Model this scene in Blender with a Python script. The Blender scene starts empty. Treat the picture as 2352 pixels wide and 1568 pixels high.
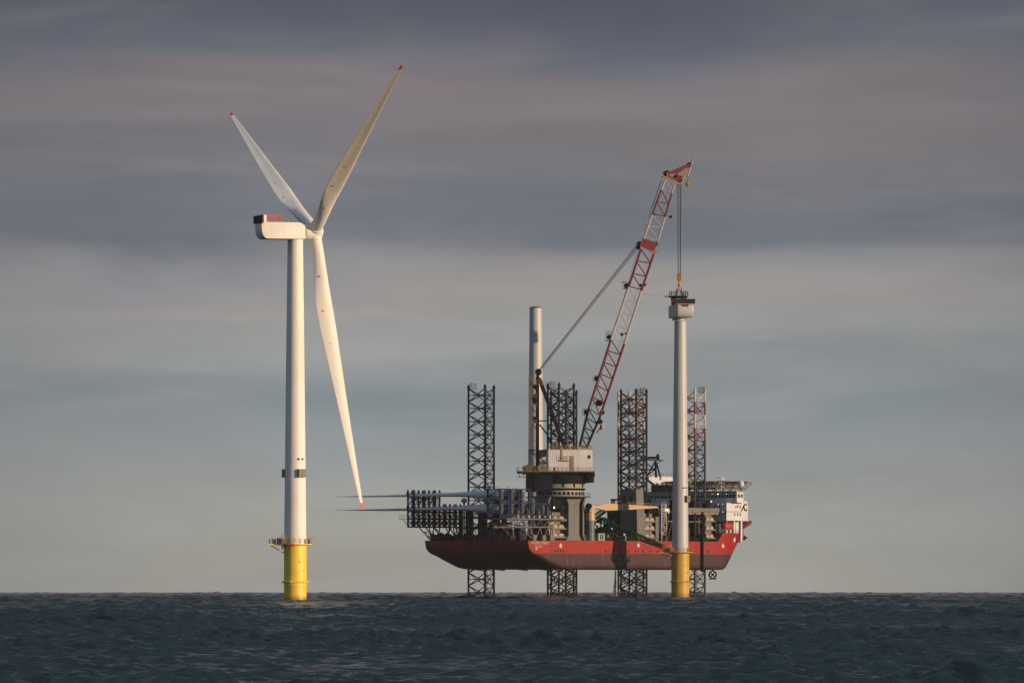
import bpy, bmesh, math, random
import numpy as np
from mathutils import Vector, Matrix
random.seed(7)
R = math.radians
C = bpy.context.scene.collection

# ------------------------------------------------------------------ camera
F = 14700.0        # focal length measured in photo units (2352 wide)
CX, LY = 1176.0, 1333.1
CAMZ = 4.5
cam = bpy.data.cameras.new('camera')
cam.sensor_width = 36.0
cam.lens = 36.0 * F / 2352.0
cam.shift_y = (LY - 784.0) / 2352.0
cam.clip_start = 1.0
cam.clip_end = 30000.0
camo = bpy.data.objects.new('camera', cam)
C.objects.link(camo)
camo.location = (0, 0, CAMZ)
camo.rotation_euler = (R(90), 0, 0)
bpy.context.scene.camera = camo

# ------------------------------------------------------------------ light
SUN_EL, SUN_AZ = R(7.5), R(63)      # azimuth measured from behind the camera towards the right
sd = Vector((math.sin(SUN_AZ) * math.cos(SUN_EL), -math.cos(SUN_AZ) * math.cos(SUN_EL), math.sin(SUN_EL)))
sl = bpy.data.lights.new('sun', 'SUN')
sl.energy = 5.0
sl.angle = R(0.9)
sl.color = (1.0, 0.71, 0.46)
so = bpy.data.objects.new('sun', sl)
C.objects.link(so)
so.rotation_euler = (-sd).to_track_quat('-Z', 'Y').to_euler()
so.location = (300, -200, 200)

sc = bpy.context.scene
sc.view_settings.view_transform = 'Standard'
sc.view_settings.look = 'None'
sc.view_settings.exposure = 0.0
sc.view_settings.gamma = 1.0
sc.view_settings.use_curve_mapping = False


def s2l(*c):
    o = []
    for x in c:
        x = x / 255.0
        o.append(x / 12.92 if x <= 0.04045 else ((x + 0.055) / 1.055) ** 2.4)
    return tuple(o)


class NT:
    """small node helper"""
    def __init__(s, tree):
        s.t = tree
        s.n = tree.nodes
        s.l = tree.links

    def add(s, typ, **kw):
        n = s.n.new(typ)
        for k, v in kw.items():
            setattr(n, k, v)
        return n

    def link(s, a, b):
        s.l.new(a, b)

    def math(s, op, a, b=None, c=None, clamp=False):
        n = s.n.new('ShaderNodeMath')
        n.operation = op
        n.use_clamp = clamp
        for i, x in enumerate((a, b, c)):
            if x is None:
                continue
            if isinstance(x, (int, float)):
                n.inputs[i].default_value = x
            else:
                s.l.new(x, n.inputs[i])
        return n.outputs[0]

    def comb(s, x, y, z):
        n = s.n.new('ShaderNodeCombineXYZ')
        for i, q in enumerate((x, y, z)):
            if isinstance(q, (int, float)):
                n.inputs[i].default_value = q
            else:
                s.l.new(q, n.inputs[i])
        return n.outputs[0]

    def noise(s, vec, scale, detail=3.0, rough=0.5, dist=0.0):
        n = s.n.new('ShaderNodeTexNoise')
        s.l.new(vec, n.inputs['Vector'])
        n.inputs['Scale'].default_value = scale
        n.inputs['Detail'].default_value = detail
        n.inputs['Roughness'].default_value = rough
        n.inputs['Distortion'].default_value = dist
        return n.outputs['Fac']

    def ramp(s, fac, stops, interp='LINEAR'):
        n = s.n.new('ShaderNodeValToRGB')
        n.color_ramp.interpolation = interp
        e = n.color_ramp.elements
        while len(e) < len(stops):
            e.new(0.5)
        for i, (p, c) in enumerate(stops):
            e[i].position = p
            e[i].color = (*c, 1)
        s.l.new(fac, n.inputs[0])
        return n.outputs[0]

    def mapr(s, v, a, b, c=0.0, d=1.0, smooth=False):
        n = s.n.new('ShaderNodeMapRange')
        n.interpolation_type = 'SMOOTHSTEP' if smooth else 'LINEAR'
        s.l.new(v, n.inputs['Value'])
        for k, x in zip(('From Min', 'From Max', 'To Min', 'To Max'), (a, b, c, d)):
            n.inputs[k].default_value = x
        return n.outputs[0]

    def mix(s, f, a, b, blend='MIX'):
        n = s.n.new('ShaderNodeMix')
        n.data_type = 'RGBA'
        n.blend_type = blend
        n.clamp_factor = True
        if isinstance(f, (int, float)):
            n.inputs[0].default_value = f
        else:
            s.l.new(f, n.inputs[0])
        for i, q in ((6, a), (7, b)):
            if isinstance(q, tuple):
                n.inputs[i].default_value = (*q, 1) if len(q) == 3 else q
            else:
                s.l.new(q, n.inputs[i])
        return n.outputs[2]


# ------------------------------------------------------------------ sky
w = bpy.data.worlds.new('World')
sc.world = w
w.use_nodes = True
w.node_tree.nodes.clear()
N = NT(w.node_tree)
tc = N.add('ShaderNodeTexCoord')
sep = N.add('ShaderNodeSeparateXYZ')
N.link(tc.outputs['Generated'], sep.inputs[0])
dx, dy, dz = sep.outputs
sky = N.add('ShaderNodeTexSky')
sky.sky_type = 'NISHITA'
sky.sun_disc = False
sky.sun_elevation = SUN_EL
sky.sun_rotation = math.pi - SUN_AZ
sky.air_density = 1.2
sky.dust_density = 1.5
# cloud bank: long flat strata of stratocumulus
n_big = N.noise(N.comb(N.math('MULTIPLY', dx, 9.0), N.math('MULTIPLY', dy, 3.0), N.math('MULTIPLY', dz, 62.0)), 1.0, 4, 0.5, 0.4)
n_mid = N.noise(N.comb(N.math('MULTIPLY', dx, 17.0), N.math('MULTIPLY', dy, 8.0), N.math('MULTIPLY', dz, 120.0)), 1.0, 4, 0.5, 0.5)
n_fine = N.noise(N.comb(N.math('MULTIPLY', dx, 60.0), N.math('MULTIPLY', dy, 20.0), N.math('MULTIPLY', N.math('ADD', dz, N.math('MULTIPLY', dx, 0.03)), 300.0)), 1.0, 7, 0.62, 0.8)
n_pink = N.noise(N.comb(N.math('MULTIPLY', dx, 22.0), N.math('ADD', N.math('MULTIPLY', dy, 8.0), 5.0), N.math('MULTIPLY', dz, 70.0)), 1.0, 3, 0.5, 0.3)
zz = N.math('ADD', dz, N.math('MULTIPLY', N.math('SUBTRACT', n_big, 0.5), 0.026))
zz = N.math('ADD', zz, N.math('MULTIPLY', N.math('SUBTRACT', n_mid, 0.5), 0.009))
tt = N.math('DIVIDE', zz, 0.1, clamp=True)
ys = [(1360, (150, 149, 142)), (1200, (150, 151, 146)), (1040, (140, 146, 147)), (900, (126, 136, 141)), (790, (144, 147, 147)),
      (690, (150, 147, 145)), (600, (134, 134, 138)), (530, (107, 114, 123)), (440, (108, 112, 119)), (330, (120, 117, 120)),
      (230, (124, 118, 121)), (120, (99, 103, 113)), (20, (86, 91, 103)), (-100, (75, 81, 92))]
stops = [(max(0.0, (LY - y) / F / 0.1), tuple(q * (1.10 if y > 560 else 1.04) for q in s2l(*c))) for y, c in ys]
cloud = N.ramp(tt, stops)
br = N.math('ADD', N.math('MULTIPLY', N.math('SUBTRACT', n_mid, 0.5), 0.50), 1.0)
br = N.math('ADD', br, N.math('MULTIPLY', N.math('SUBTRACT', n_fine, 0.5), 0.12))
cloud = N.mix(1.0, cloud, N.comb(br, br, br), 'MULTIPLY')
# faint warm puffs where the last sun catches cloud tops
pf = N.mapr(n_mid, 0.50, 0.80, 0.0, 0.22, True)
cloud = N.mix(pf, cloud, s2l(160, 146, 142))
cloud = N.mix(N.math('MULTIPLY', N.mapr(n_pink, 0.48, 0.74, 0.0, 0.26, True), N.mapr(dz, 0.015, 0.03, 0.3, 1.0)), cloud, N.mix(N.mapr(dz, 0.05, 0.065), s2l(160, 147, 141), s2l(138, 126, 133)))
# the bank thins out sideways, thicker and darker there
side = N.mapr(N.math('ABSOLUTE', dx), 0.03, 0.12, 0.0, 1.0, True)
cloud = N.mix(N.math('MULTIPLY', side, 0.55), cloud, s2l(92, 97, 106))
# above the frame: heavy slate cloud, then a brighter broken ceiling
hi = N.mapr(dz, 0.09, 0.30, 0.0, 1.0, True)
cloud = N.mix(hi, cloud, s2l(57, 75, 84))
top = N.mapr(dz, 0.35, 0.9, 0.0, 1.0, True)
cloud = N.mix(top, cloud, s2l(132, 152, 180))
behind = N.mapr(dy, 0.3, -0.4, 0.0, 0.8, True)
cloud = N.mix(behind, cloud, s2l(132, 150, 170))
bg1 = N.add('ShaderNodeBackground')
N.link(sky.outputs[0], bg1.inputs[0])
bg1.inputs[1].default_value = 0.07
bg2 = N.add('ShaderNodeBackground')
N.link(cloud, bg2.inputs[0])
bg2.inputs[1].default_value = 1.0
ms = N.add('ShaderNodeMixShader')
N.link(N.mapr(dy, 0.35, -0.35, 0.0, 0.18, True), ms.inputs[0])
N.link(bg2.outputs[0], ms.inputs[1])
N.link(bg1.outputs[0], ms.inputs[2])
wo = N.add('ShaderNodeOutputWorld')
N.link(ms.outputs[0], wo.inputs[0])


# ------------------------------------------------------------------ materials
MATS = {}


def mat(name, col, rough=0.5, metal=0.0, dirt=0.12, scale=0.35, streak=0.0, emit=None, spec=0.35, wet=None):
    if name in MATS:
        return MATS[name]
    m = bpy.data.materials.new(name)
    m.use_nodes = True
    T = NT(m.node_tree)
    b = T.n['Principled BSDF']
    b.inputs['Roughness'].default_value = rough
    b.inputs['Metallic'].default_value = metal
    b.inputs['Specular IOR Level'].default_value = spec
    tcn = T.add('ShaderNodeTexCoord')
    o = tcn.outputs['Object']
    f = T.noise(o, scale, 5, 0.6)
    c = T.mix(T.mapr(f, 0.35, 0.7), tuple(x * (1 - dirt) for x in col), tuple(min(1, x * (1 + dirt * 0.5)) for x in col))
    if streak:
        mp = T.add('ShaderNodeMapping')
        mp.inputs['Scale'].default_value = (1.3, 1.3, 0.06)
        T.link(o, mp.inputs[0])
        f2 = T.noise(mp.outputs[0], 1.0, 4, 0.6)
        c = T.mix(T.mapr(f2, 0.52, 0.78, 0, streak), c, tuple(x * 0.45 for x in col))
    if wet is not None:      # splash-zone staining with a ragged upper edge
        sz = T.add('ShaderNodeSeparateXYZ')
        T.link(o, sz.inputs[0])
        edge = T.math('ADD', sz.outputs[2], T.math('MULTIPLY', T.noise(o, 0.9, 5, 0.7), -2.2))
        c = T.mix(T.mapr(edge, wet - 2.0, wet - 1.2, 0.75, 0.0), c, (0.16, 0.10, 0.02))
        c = T.mix(T.mapr(edge, wet + .9, wet + 1.2, 0.22, 0.0), c, (0.5, 0.24, 0.02))
    T.link(c, b.inputs['Base Color'])
    if emit:
        b.inputs['Emission Color'].default_value = (*emit[0], 1)
        b.inputs['Emission Strength'].default_value = emit[1]
    MATS[name] = m
    return m


WHITE = mat('white_gelcoat', (0.74, 0.73, 0.685), 0.5, dirt=0.08, scale=0.12, streak=0.16, spec=0.2)
DIMTOWER = mat('dimmed_tower_paint', (0.41, 0.435, 0.46), 0.42, dirt=0.06, scale=0.12, streak=0.12)  # tower paint darkened to stand for the weaker sunlight near the ship
YELLOW = mat('yellow_foundation_paint', (0.90, 0.61, 0.06), 0.45, dirt=0.12, scale=0.4, streak=0.35, wet=1.1)
DIMYELLOW = mat('dimmed_weathered_yellow_paint', (0.50, 0.335, 0.04), 0.5, dirt=0.18, scale=0.4, streak=0.5, wet=1.1)  # streaks are wear; base yellow is dulled to imitate weaker sun
RAILYEL = mat('yellow_rail_paint', (0.33, 0.20, 0.035), 0.55)
RUSTGREY = mat('brown_galvanised_steel', (0.20, 0.16, 0.11), 0.6, dirt=0.4, scale=1.5)
REDTIP = mat('red_blade_paint', (0.70, 0.03, 0.025), 0.4, dirt=0.05)
REDMESH = mat('red_fence_paint', (0.78, 0.09, 0.06), 0.5)
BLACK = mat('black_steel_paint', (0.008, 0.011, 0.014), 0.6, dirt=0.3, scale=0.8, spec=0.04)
LEGBLK = mat('dark_leg_paint', (0.014, 0.017, 0.019), 0.6, dirt=0.3, scale=0.8, spec=0.12)
RADIATOR = mat('black_radiator', (0.02, 0.022, 0.026), 0.5, spec=0.15)
NAVY = mat('navy_rack_paint', (0.012, 0.023, 0.065), 0.6, dirt=0.25, spec=0.15)
GREYSTEEL = mat('grey_steel_paint', (0.130, 0.137, 0.136), 0.5, dirt=0.15, streak=0.25)
DKGREY = mat('dark_grey_steel_paint', (0.055, 0.058, 0.062), 0.55, dirt=0.2, spec=0.2)
LTGREY = mat('pale_grey_steel_paint', (0.30, 0.30, 0.285), 0.5, dirt=0.15, streak=0.2)
DECK = mat('dark_green_deck', (0.035, 0.045, 0.04), 0.7, dirt=0.3)
SHIPWHITE = mat('white_superstructure_paint', (0.53, 0.56, 0.59), 0.45, dirt=0.1, streak=0.2)
HOUSEWHITE = mat('white_crane_house_paint', (0.52, 0.545, 0.56), 0.45, dirt=0.1, streak=0.2)
CREAM = mat('cream_crane_paint', (0.42, 0.31, 0.19), 0.45, dirt=0.08)
CRANERED = mat('dark_red_crane_paint', (0.13, 0.018, 0.027), 0.5, dirt=0.15, spec=0.2)
CRANEWHITE = mat('white_crane_paint', (0.37, 0.335, 0.325), 0.5)
ORANGE = mat('orange_hook_paint', (0.38, 0.17, 0.02), 0.5)
ORANGEDARK = mat('orange_brown_paint', (0.22, 0.09, 0.025), 0.6)
BOATRED = mat('orange_red_boat_paint', (0.36, 0.05, 0.025), 0.45)
CONTRED = mat('dark_red_container_paint', (0.16, 0.013, 0.017), 0.5, dirt=0.2)
GREEN = mat('green_gangway_paint', (0.022, 0.068, 0.03), 0.5, dirt=0.25)
GLASS = mat('dark_window_glass', (0.02, 0.035, 0.035), 0.12, dirt=0.1)
TEAL = mat('teal_window_glass', (0.06, 0.13, 0.12), 0.12, dirt=0.2)
ROPE = mat('steel_wire_rope', (0.035, 0.035, 0.04), 0.6)
MARKWHITE = mat('white_hull_lettering', (0.45, 0.41, 0.37), 0.5)
LAMPWARM = mat('lit_warm_lamp', (0.9, 0.6, 0.3), 0.4, emit=((1.0, 0.62, 0.25), 3.0))
LAMPCOOL = mat('lit_white_lamp', (0.9, 0.9, 0.85), 0.4, emit=((1.0, 0.95, 0.85), 0.45))
BROWN = mat('brown_helideck_steel', (0.14, 0.115, 0.10), 0.6, dirt=0.4, scale=1.0)

# hull: red topsides over brown antifouling with rust runs
m = bpy.data.materials.new('ship_hull_paint')
m.use_nodes = True
T = NT(m.node_tree)
b = T.n['Principled BSDF']
b.inputs['Roughness'].default_value = 0.42
tcn = T.add('ShaderNodeTexCoord')
o = tcn.outputs['Object']
sp = T.add('ShaderNodeSeparateXYZ')
T.link(o, sp.inputs[0])
mp = T.add('ShaderNodeMapping')
mp.inputs['Scale'].default_value = (0.5, 0.5, 0.05)
T.link(o, mp.inputs[0])
st = T.noise(mp.outputs[0], 1.0, 5, 0.65)
mp2 = T.add('ShaderNodeMapping')
mp2.inputs['Scale'].default_value = (0.9, 0.9, 0.10)
mp2.inputs['Location'].default_value = (31, 7, 2)
T.link(o, mp2.inputs[0])
st2 = T.noise(mp2.outputs[0], 1.0, 3, 0.6)
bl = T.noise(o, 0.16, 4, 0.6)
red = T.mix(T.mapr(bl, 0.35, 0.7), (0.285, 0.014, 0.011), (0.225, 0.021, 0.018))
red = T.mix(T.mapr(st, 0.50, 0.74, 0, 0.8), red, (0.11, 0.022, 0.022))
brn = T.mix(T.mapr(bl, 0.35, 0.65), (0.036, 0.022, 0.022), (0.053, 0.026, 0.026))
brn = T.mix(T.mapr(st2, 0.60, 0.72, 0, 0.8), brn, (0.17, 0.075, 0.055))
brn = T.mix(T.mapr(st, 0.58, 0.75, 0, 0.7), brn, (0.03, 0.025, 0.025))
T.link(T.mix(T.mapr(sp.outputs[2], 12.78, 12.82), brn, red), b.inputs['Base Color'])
HULL = m

# red/white banded leg
m = bpy.data.materials.new('banded_leg_paint')
m.use_nodes = True
T = NT(m.node_tree)
b = T.n['Principled BSDF']
b.inputs['Roughness'].default_value = 0.5
tcn = T.add('ShaderNodeTexCoord')
sp = T.add('ShaderNodeSeparateXYZ')
T.link(tcn.outputs['Object'], sp.inputs[0])
fz = T.math('DIVIDE', sp.outputs[2], 100.0)
T.link(T.ramp(fz, [(0.0, (0.008, 0.011, 0.014)), (0.484, (0.15, 0.018, 0.022)), (0.521, (0.40, 0.385, 0.38)),
                   (0.565, (0.15, 0.018, 0.022)), (0.602, (0.40, 0.385, 0.38))], 'CONSTANT'), b.inputs['Base Color'])
BANDED = m

# ribbed cladding of the crane house
m = bpy.data.materials.new('ribbed_white_cladding')
m.use_nodes = True
T = NT(m.node_tree)
b = T.n['Principled BSDF']
b.inputs['Roughness'].default_value = 0.45
tcn = T.add('ShaderNodeTexCoord')
wv = T.add('ShaderNodeTexWave')
wv.inputs['Scale'].default_value = 0.55
T.link(tcn.outputs['Object'], wv.inputs[0])
bl = T.noise(tcn.outputs['Object'], 0.5, 4, 0.6)
T.link(T.mix(T.mapr(wv.outputs['Fac'], 0.2, 0.5), (0.36, 0.37, 0.40), T.mix(bl, (0.54, 0.57, 0.59), (0.47, 0.50, 0.52))), b.inputs['Base Color'])
RIBBED = m


# ------------------------------------------------------------------ mesh builder
ROOTM = {}


def topof(o):
    while o.parent:
        o = o.parent
    return o


class MB:
    def __init__(s):
        s.v = []
        s.f = []

    def add(s, vs, fs):
        k = len(s.v)
        s.v += [Vector(p) for p in vs]
        s.f += [tuple(i + k for i in f) for f in fs]

    def bar(s, p, q, r, r2=None, n=6, cap=True):
        p, q = Vector(p), Vector(q)
        r2 = r if r2 is None else r2
        d = (q - p)
        if d.length < 1e-6:
            return s
        d.normalize()
        a = d.cross(Vector((0, 0, 1)))
        if a.length < 1e-3:
            a = Vector((1, 0, 0))
        a.normalize()
        c = d.cross(a)
        vs = []
        for i in range(n):
            t = 2 * math.pi * (i + 0.5) / n
            e = a * math.cos(t) + c * math.sin(t)
            vs.append(p + e * r)
            vs.append(q + e * r2)
        fs = [(2 * i, 2 * i + 1, (2 * i + 3) % (2 * n), (2 * i + 2) % (2 * n)) for i in range(n)]
        if cap:
            fs.append(tuple(2 * i for i in range(n)))
            fs.append(tuple(2 * i + 1 for i in reversed(range(n))))
        s.add(vs, fs)
        return s

    def path(s, pts, r, n=6):
        for a, c in zip(pts, pts[1:]):
            s.bar(a, c, r, n=n)
        return s

    def lathe(s, c, prof, n=40, fr=None, cap=True):
        """prof = list of (radius, height) round the axis fr[2] at c"""
        X, Y, Z = fr or (Vector((1, 0, 0)), Vector((0, 1, 0)), Vector((0, 0, 1)))
        c = Vector(c)
        vs = []
        for r, h in prof:
            for i in range(n):
                t = 2 * math.pi * i / n
                vs.append(c + X * (r * math.cos(t)) + Y * (r * math.sin(t)) + Z * h)
        fs = []
        for k in range(len(prof) - 1):
            for i in range(n):
                j = (i + 1) % n
                fs.append((k * n + i, k * n + j, (k + 1) * n + j, (k + 1) * n + i))
        if cap:
            fs.append(tuple(reversed(range(n))))
            fs.append(tuple((len(prof) - 1) * n + i for i in range(n)))
        s.add(vs, fs)
        return s

    def hexa(s, P):
        """8 points: bottom ring 0-3, top ring 4-7"""
        s.add(P, [(3, 2, 1, 0), (4, 5, 6, 7), (0, 1, 5, 4), (1, 2, 6, 5), (2, 3, 7, 6), (3, 0, 4, 7)])
        return s

    def box(s, fn, a0, a1, b0, b1, z0, z1):
        return s.hexa([fn(a0, b0, z0), fn(a1, b0, z0), fn(a1, b1, z0), fn(a0, b1, z0),
                       fn(a0, b0, z1), fn(a1, b0, z1), fn(a1, b1, z1), fn(a0, b1, z1)])

    def prism(s, A, B):
        n = len(A)
        s.add(list(A) + list(B), [tuple(range(n)), tuple(reversed(range(n, 2 * n)))] +
              [(i, i + n, (i + 1) % n + n, (i + 1) % n) for i in range(n)])
        return s

    def ball(s, c, r, n=10, sq=(1, 1, 1)):
        c = Vector(c)
        vs, fs = [], []
        m_ = n // 2
        for k in range(m_ + 1):
            ph = math.pi * k / m_
            for i in range(n):
                t = 2 * math.pi * i / n
                vs.append(c + Vector((r * sq[0] * math.sin(ph) * math.cos(t), r * sq[1] * math.sin(ph) * math.sin(t), -r * sq[2] * math.cos(ph))))
        for k in range(m_):
            for i in range(n):
                j = (i + 1) % n
                fs.append((k * n + i, k * n + j, (k + 1) * n + j, (k + 1) * n + i))
        s.add(vs, fs)
        return s

    def pieces(s):
        """far-apart pieces of this builder, so each can become a part of its own"""
        n = len(s.v)
        par = list(range(n))

        def find(i):
            while par[i] != i:
                par[i] = par[par[i]]
                i = par[i]
            return i
        for f in s.f:
            r0 = find(f[0])
            for i in f[1:]:
                par[find(i)] = r0
        roots = [find(i) for i in range(n)]
        ids = {r_: k for k, r_ in enumerate(dict.fromkeys(roots))}
        k = len(ids)
        if k < 2 or k > 700:
            return [s]
        isl = np.array([ids[r_] for r_ in roots])
        P = np.array([tuple(p) for p in s.v])
        lo, hi = np.full((k, 3), 1e9), np.full((k, 3), -1e9)
        np.minimum.at(lo, isl, P)
        np.maximum.at(hi, isl, P)
        size = (hi - lo).max(1)
        gap = np.maximum(0, np.maximum(lo[:, None] - hi[None], lo[None] - hi[:, None]))
        near = np.sqrt((gap ** 2).sum(2)) <= np.maximum(.02, .5 * np.maximum(size[:, None], size[None]))
        seen, groups = -np.ones(k, int), 0
        for i in range(k):
            if seen[i] < 0:
                todo = [i]
                seen[i] = groups
                while todo:
                    j = todo.pop()
                    for q_ in np.nonzero(near[j] & (seen < 0))[0]:
                        seen[q_] = groups
                        todo.append(q_)
                groups += 1
        if groups < 2:
            return [s]
        out = [MB() for _ in range(groups)]
        loc, where = [0] * n, [int(seen[isl[i]]) for i in range(n)]
        for i in range(n):
            loc[i] = len(out[where[i]].v)
            out[where[i]].v.append(s.v[i])
        for f in s.f:
            out[where[f[0]]].f.append(tuple(loc[i] for i in f))
        return out

    def build(s, name, material, parent=None, smooth=False, bevel=0.0, seg=2, label=None):
        if parent:
            o = [q.build1(name, material, parent, smooth, bevel, seg, label) for q in s.pieces()]
            return o[0]
        return s.build1(name, material, parent, smooth, bevel, seg, label)

    def build1(s, name, material, parent=None, smooth=False, bevel=0.0, seg=2, label=None):
        me = bpy.data.meshes.new(name)
        inv = ROOTM[topof(parent).name].inverted() if parent else None
        vs = [inv @ p for p in s.v] if inv else s.v
        me.from_pydata([tuple(p) for p in vs], [], s.f)
        bm = bmesh.new()
        bm.from_mesh(me)
        bmesh.ops.remove_doubles(bm, verts=bm.verts, dist=1e-5)
        bmesh.ops.recalc_face_normals(bm, faces=bm.faces)
        if bevel:
            ed = [e for e in bm.edges if e.is_manifold and e.calc_face_angle(0) > R(35)]
            bmesh.ops.bevel(bm, geom=ed, offset=bevel, segments=seg, affect='EDGES', profile=0.5)
        bm.to_mesh(me)
        bm.free()
        if smooth:
            me.shade_smooth()
            me.set_sharp_from_angle(angle=R(38))
        me.materials.append(material)
        o = bpy.data.objects.new(name, me)
        C.objects.link(o)
        if parent:
            o.parent = parent
        if label:
            o['label'] = label
        return o


def thing(name, label, cat, loc, rz=0.0, group=None):
    o = bpy.data.objects.new(name, None)
    C.objects.link(o)
    o.location = loc
    o.rotation_euler = (0, 0, rz)
    o['label'] = label
    o['category'] = cat
    if group:
        o['group'] = group
    ROOTM[o.name] = Matrix.Translation(Vector(loc)) @ Matrix.Rotation(rz, 4, 'Z')
    return o


def W(x, y, z):
    return Vector((x, y, z))


def px2x(px, D):
    return (px - CX) * D / F


def py2z(py, D):
    return CAMZ + (LY - py) * D / F


def lerp(a, b, t):
    return a + (b - a) * t


def truss(mb, A, B, n, r, rb, pattern='X'):
    """planar truss between polylines A0-A1 and B0-B1"""
    for P in (A, B):
        mb.bar(P[0], P[1], r)
    for i in range(n):
        a0, a1 = A[0].lerp(A[1], i / n), A[0].lerp(A[1], (i + 1) / n)
        b0, b1 = B[0].lerp(B[1], i / n), B[0].lerp(B[1], (i + 1) / n)
        if pattern == 'X':
            mb.bar(a0, b1, rb, n=4)
            mb.bar(b0, a1, rb, n=4)
        elif pattern == 'W':
            m_ = b0.lerp(b1, 0.5)
            mb.bar(a0, m_, rb, n=4)
            mb.bar(m_, a1, rb, n=4)
        elif pattern == 'N':
            mb.bar(a0, b1, rb, n=4)
        if pattern in 'XN':
            mb.bar(a0, b0, rb, n=4)
    mb.bar(A[1], B[1], rb, n=4)


def rail(mb, pts, h=1.15, r=0.035, step=1.6, closed=False):
    pts = [Vector(p) for p in pts]
    if closed:
        pts = pts + [pts[0]]
    for a, c in zip(pts, pts[1:]):
        n = max(1, int(round((c - a).length / step)))
        for i in range(n + 1):
            q = a.lerp(c, i / n)
            mb.bar(q, q + Vector((0, 0, h)), r, n=4)
        for k in (0.5, 1.0):
            mb.bar(a + Vector((0, 0, h * k)), c + Vector((0, 0, h * k)), r, n=4)


# ------------------------------------------------------------------ sea
RE = 2.5e6     # effective radius so the horizon dips as seen


def sea_z(x, y):
    return -(x * x + y * y) / (2 * RE)


def build_sea():
    rng = np.random.default_rng(11)
    nf = 600
    fine = np.radians(np.linspace(-6.3, 6.3, nf))
    coarse = np.radians(np.linspace(6.3, 353.7, 100))[1:-1]
    ang = np.concatenate([fine, coarse])
    dang = np.concatenate([np.full(nf, fine[1] - fine[0]), np.full(98, coarse[1] - coarse[0])])
    rr = [4.0]
    while rr[-1] < 250:
        rr.append(rr[-1] * 1.07)
    while rr[-1] < 6500:
        r_ = rr[-1]
        rr.append(r_ + (0.40 if r_ < 700 else 0.40 * (r_ / 700) ** 2.2))
    rad = np.array(rr)
    drad = np.gradient(rad)
    A, Rr = np.meshgrid(ang, rad)
    X, Y = (np.sin(A) * Rr), (np.cos(A) * Rr)
    Z = -(X * X + Y * Y) / (2 * RE)
    da = np.outer(rad, dang).astype(np.float32)
    dr = np.repeat(drad[:, None], len(ang), 1).astype(np.float32)
    step = np.maximum(da, np.minimum(dr * 0.8, 1.2))
    Hh = np.zeros(Z.shape, np.float32)
    OX = np.zeros(Z.shape, np.float32)
    OY = np.zeros(Z.shape, np.float32)
    nw = 96
    lam = np.geomspace(1.0, 19, nw)
    wind = R(200)
    for L in lam:
        th = wind + rng.normal(0, 0.75)
        k = 2 * math.pi / L
        kx, ky = k * math.sin(th), k * math.cos(th)
        amp = 0.0090 * L ** 0.82 * math.exp(-(L / 15.0) ** 2) * rng.uniform(0.5, 1.5)
        ph = rng.uniform(0, 2 * math.pi)
        fade = np.clip((L - 2.0 * step) / (1.6 * step), 0, 1)
        p_ = ((kx * X + ky * Y + ph) % (2 * math.pi)).astype(np.float32)
        s_, c_ = np.sin(p_), np.cos(p_)
        af = amp * fade
        Hh += af * s_
        OX += af * (0.8 * kx / k) * c_
        OY += af * (0.8 * ky / k) * c_
    # gusts: patches of rougher and calmer water
    g = 1 + 0.32 * np.sin(X * 0.11 + Y * 0.017 + 1.0 + 1.5 * np.sin(Y * 0.013)) + 0.28 * np.sin(X * -0.047 + Y * 0.026 + 2.0 + np.sin(X * 0.05))
    Hh *= g
    Hh = Hh + 0.25 * np.clip(Hh, 0, None) ** 2
    X2, Y2, Z2 = X + OX, Y + OY, Z + Hh
    nr, na = X.shape
    co = np.stack([X2, Y2, Z2], -1).reshape(-1, 3).astype(np.float32)
    idx = np.arange(nr * na).reshape(nr, na)
    nxt = np.roll(idx, -1, 1)
    q = np.stack([idx[:-1], nxt[:-1], nxt[1:], idx[1:]], -1).reshape(-1, 4)
    me = bpy.data.meshes.new('sea')
    me.vertices.add(len(co))
    me.vertices.foreach_set('co', co.ravel())
    me.loops.add(q.size)
    me.loops.foreach_set('vertex_index', q.ravel().astype(np.int32))
    me.polygons.add(len(q))
    me.polygons.foreach_set('loop_start', np.arange(0, q.size, 4, dtype=np.int32))
    me.update(calc_edges=True)
    me.flip_normals()
    me.shade_smooth()
    m = bpy.data.materials.new('sea_water')
    m.use_nodes = True
    T = NT(m.node_tree)
    b = T.n['Principled BSDF']
    b.inputs['Roughness'].default_value = 0.12
    b.inputs['IOR'].default_value = 1.333
    tcn = T.add('ShaderNodeTexCoord')
    o_ = tcn.outputs['Object']
    n1 = T.noise(o_, 1.1, 3, 0.6, 0.4)
    n2 = T.noise(o_, 3.5, 3, 0.6, 0.3)
    n3 = T.noise(o_, 0.02, 3, 0.5)
    b.inputs['Base Color'].default_value = (0.010, 0.020, 0.026, 1)
    # rare breaking crests
    fo = T.noise(o_, 0.30, 6, 0.72)
    fm = T.mapr(fo, 0.775, 0.81, 0.0, 0.8)
    fb = T.noise(o_, 0.9, 5, 0.7)
    for bx, by in ((px2x(678.2, 1550.0), 1550.0), (px2x(1562.6, 1960.0), 1960.0)):
        vd = T.add('ShaderNodeVectorMath')
        vd.operation = 'DISTANCE'
        vd.inputs[1].default_value = (bx + 1.0, by - 1.0, -.5)
        T.link(o_, vd.inputs[0])
        near = T.mapr(vd.outputs['Value'], 3.0, 9.0, 0.34, 0.0)
        fm = T.math('MAXIMUM', fm, T.math('MULTIPLY', T.mapr(T.math('ADD', fb, near), 0.78, 0.88), 0.6))
    T.link(T.mix(fm, (0.007, 0.018, 0.020), (0.45, 0.42, 0.40)), b.inputs['Base Color'])
    T.link(T.mapr(fm, 0, 1, 0.12, 0.9), b.inputs['Roughness'])
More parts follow.
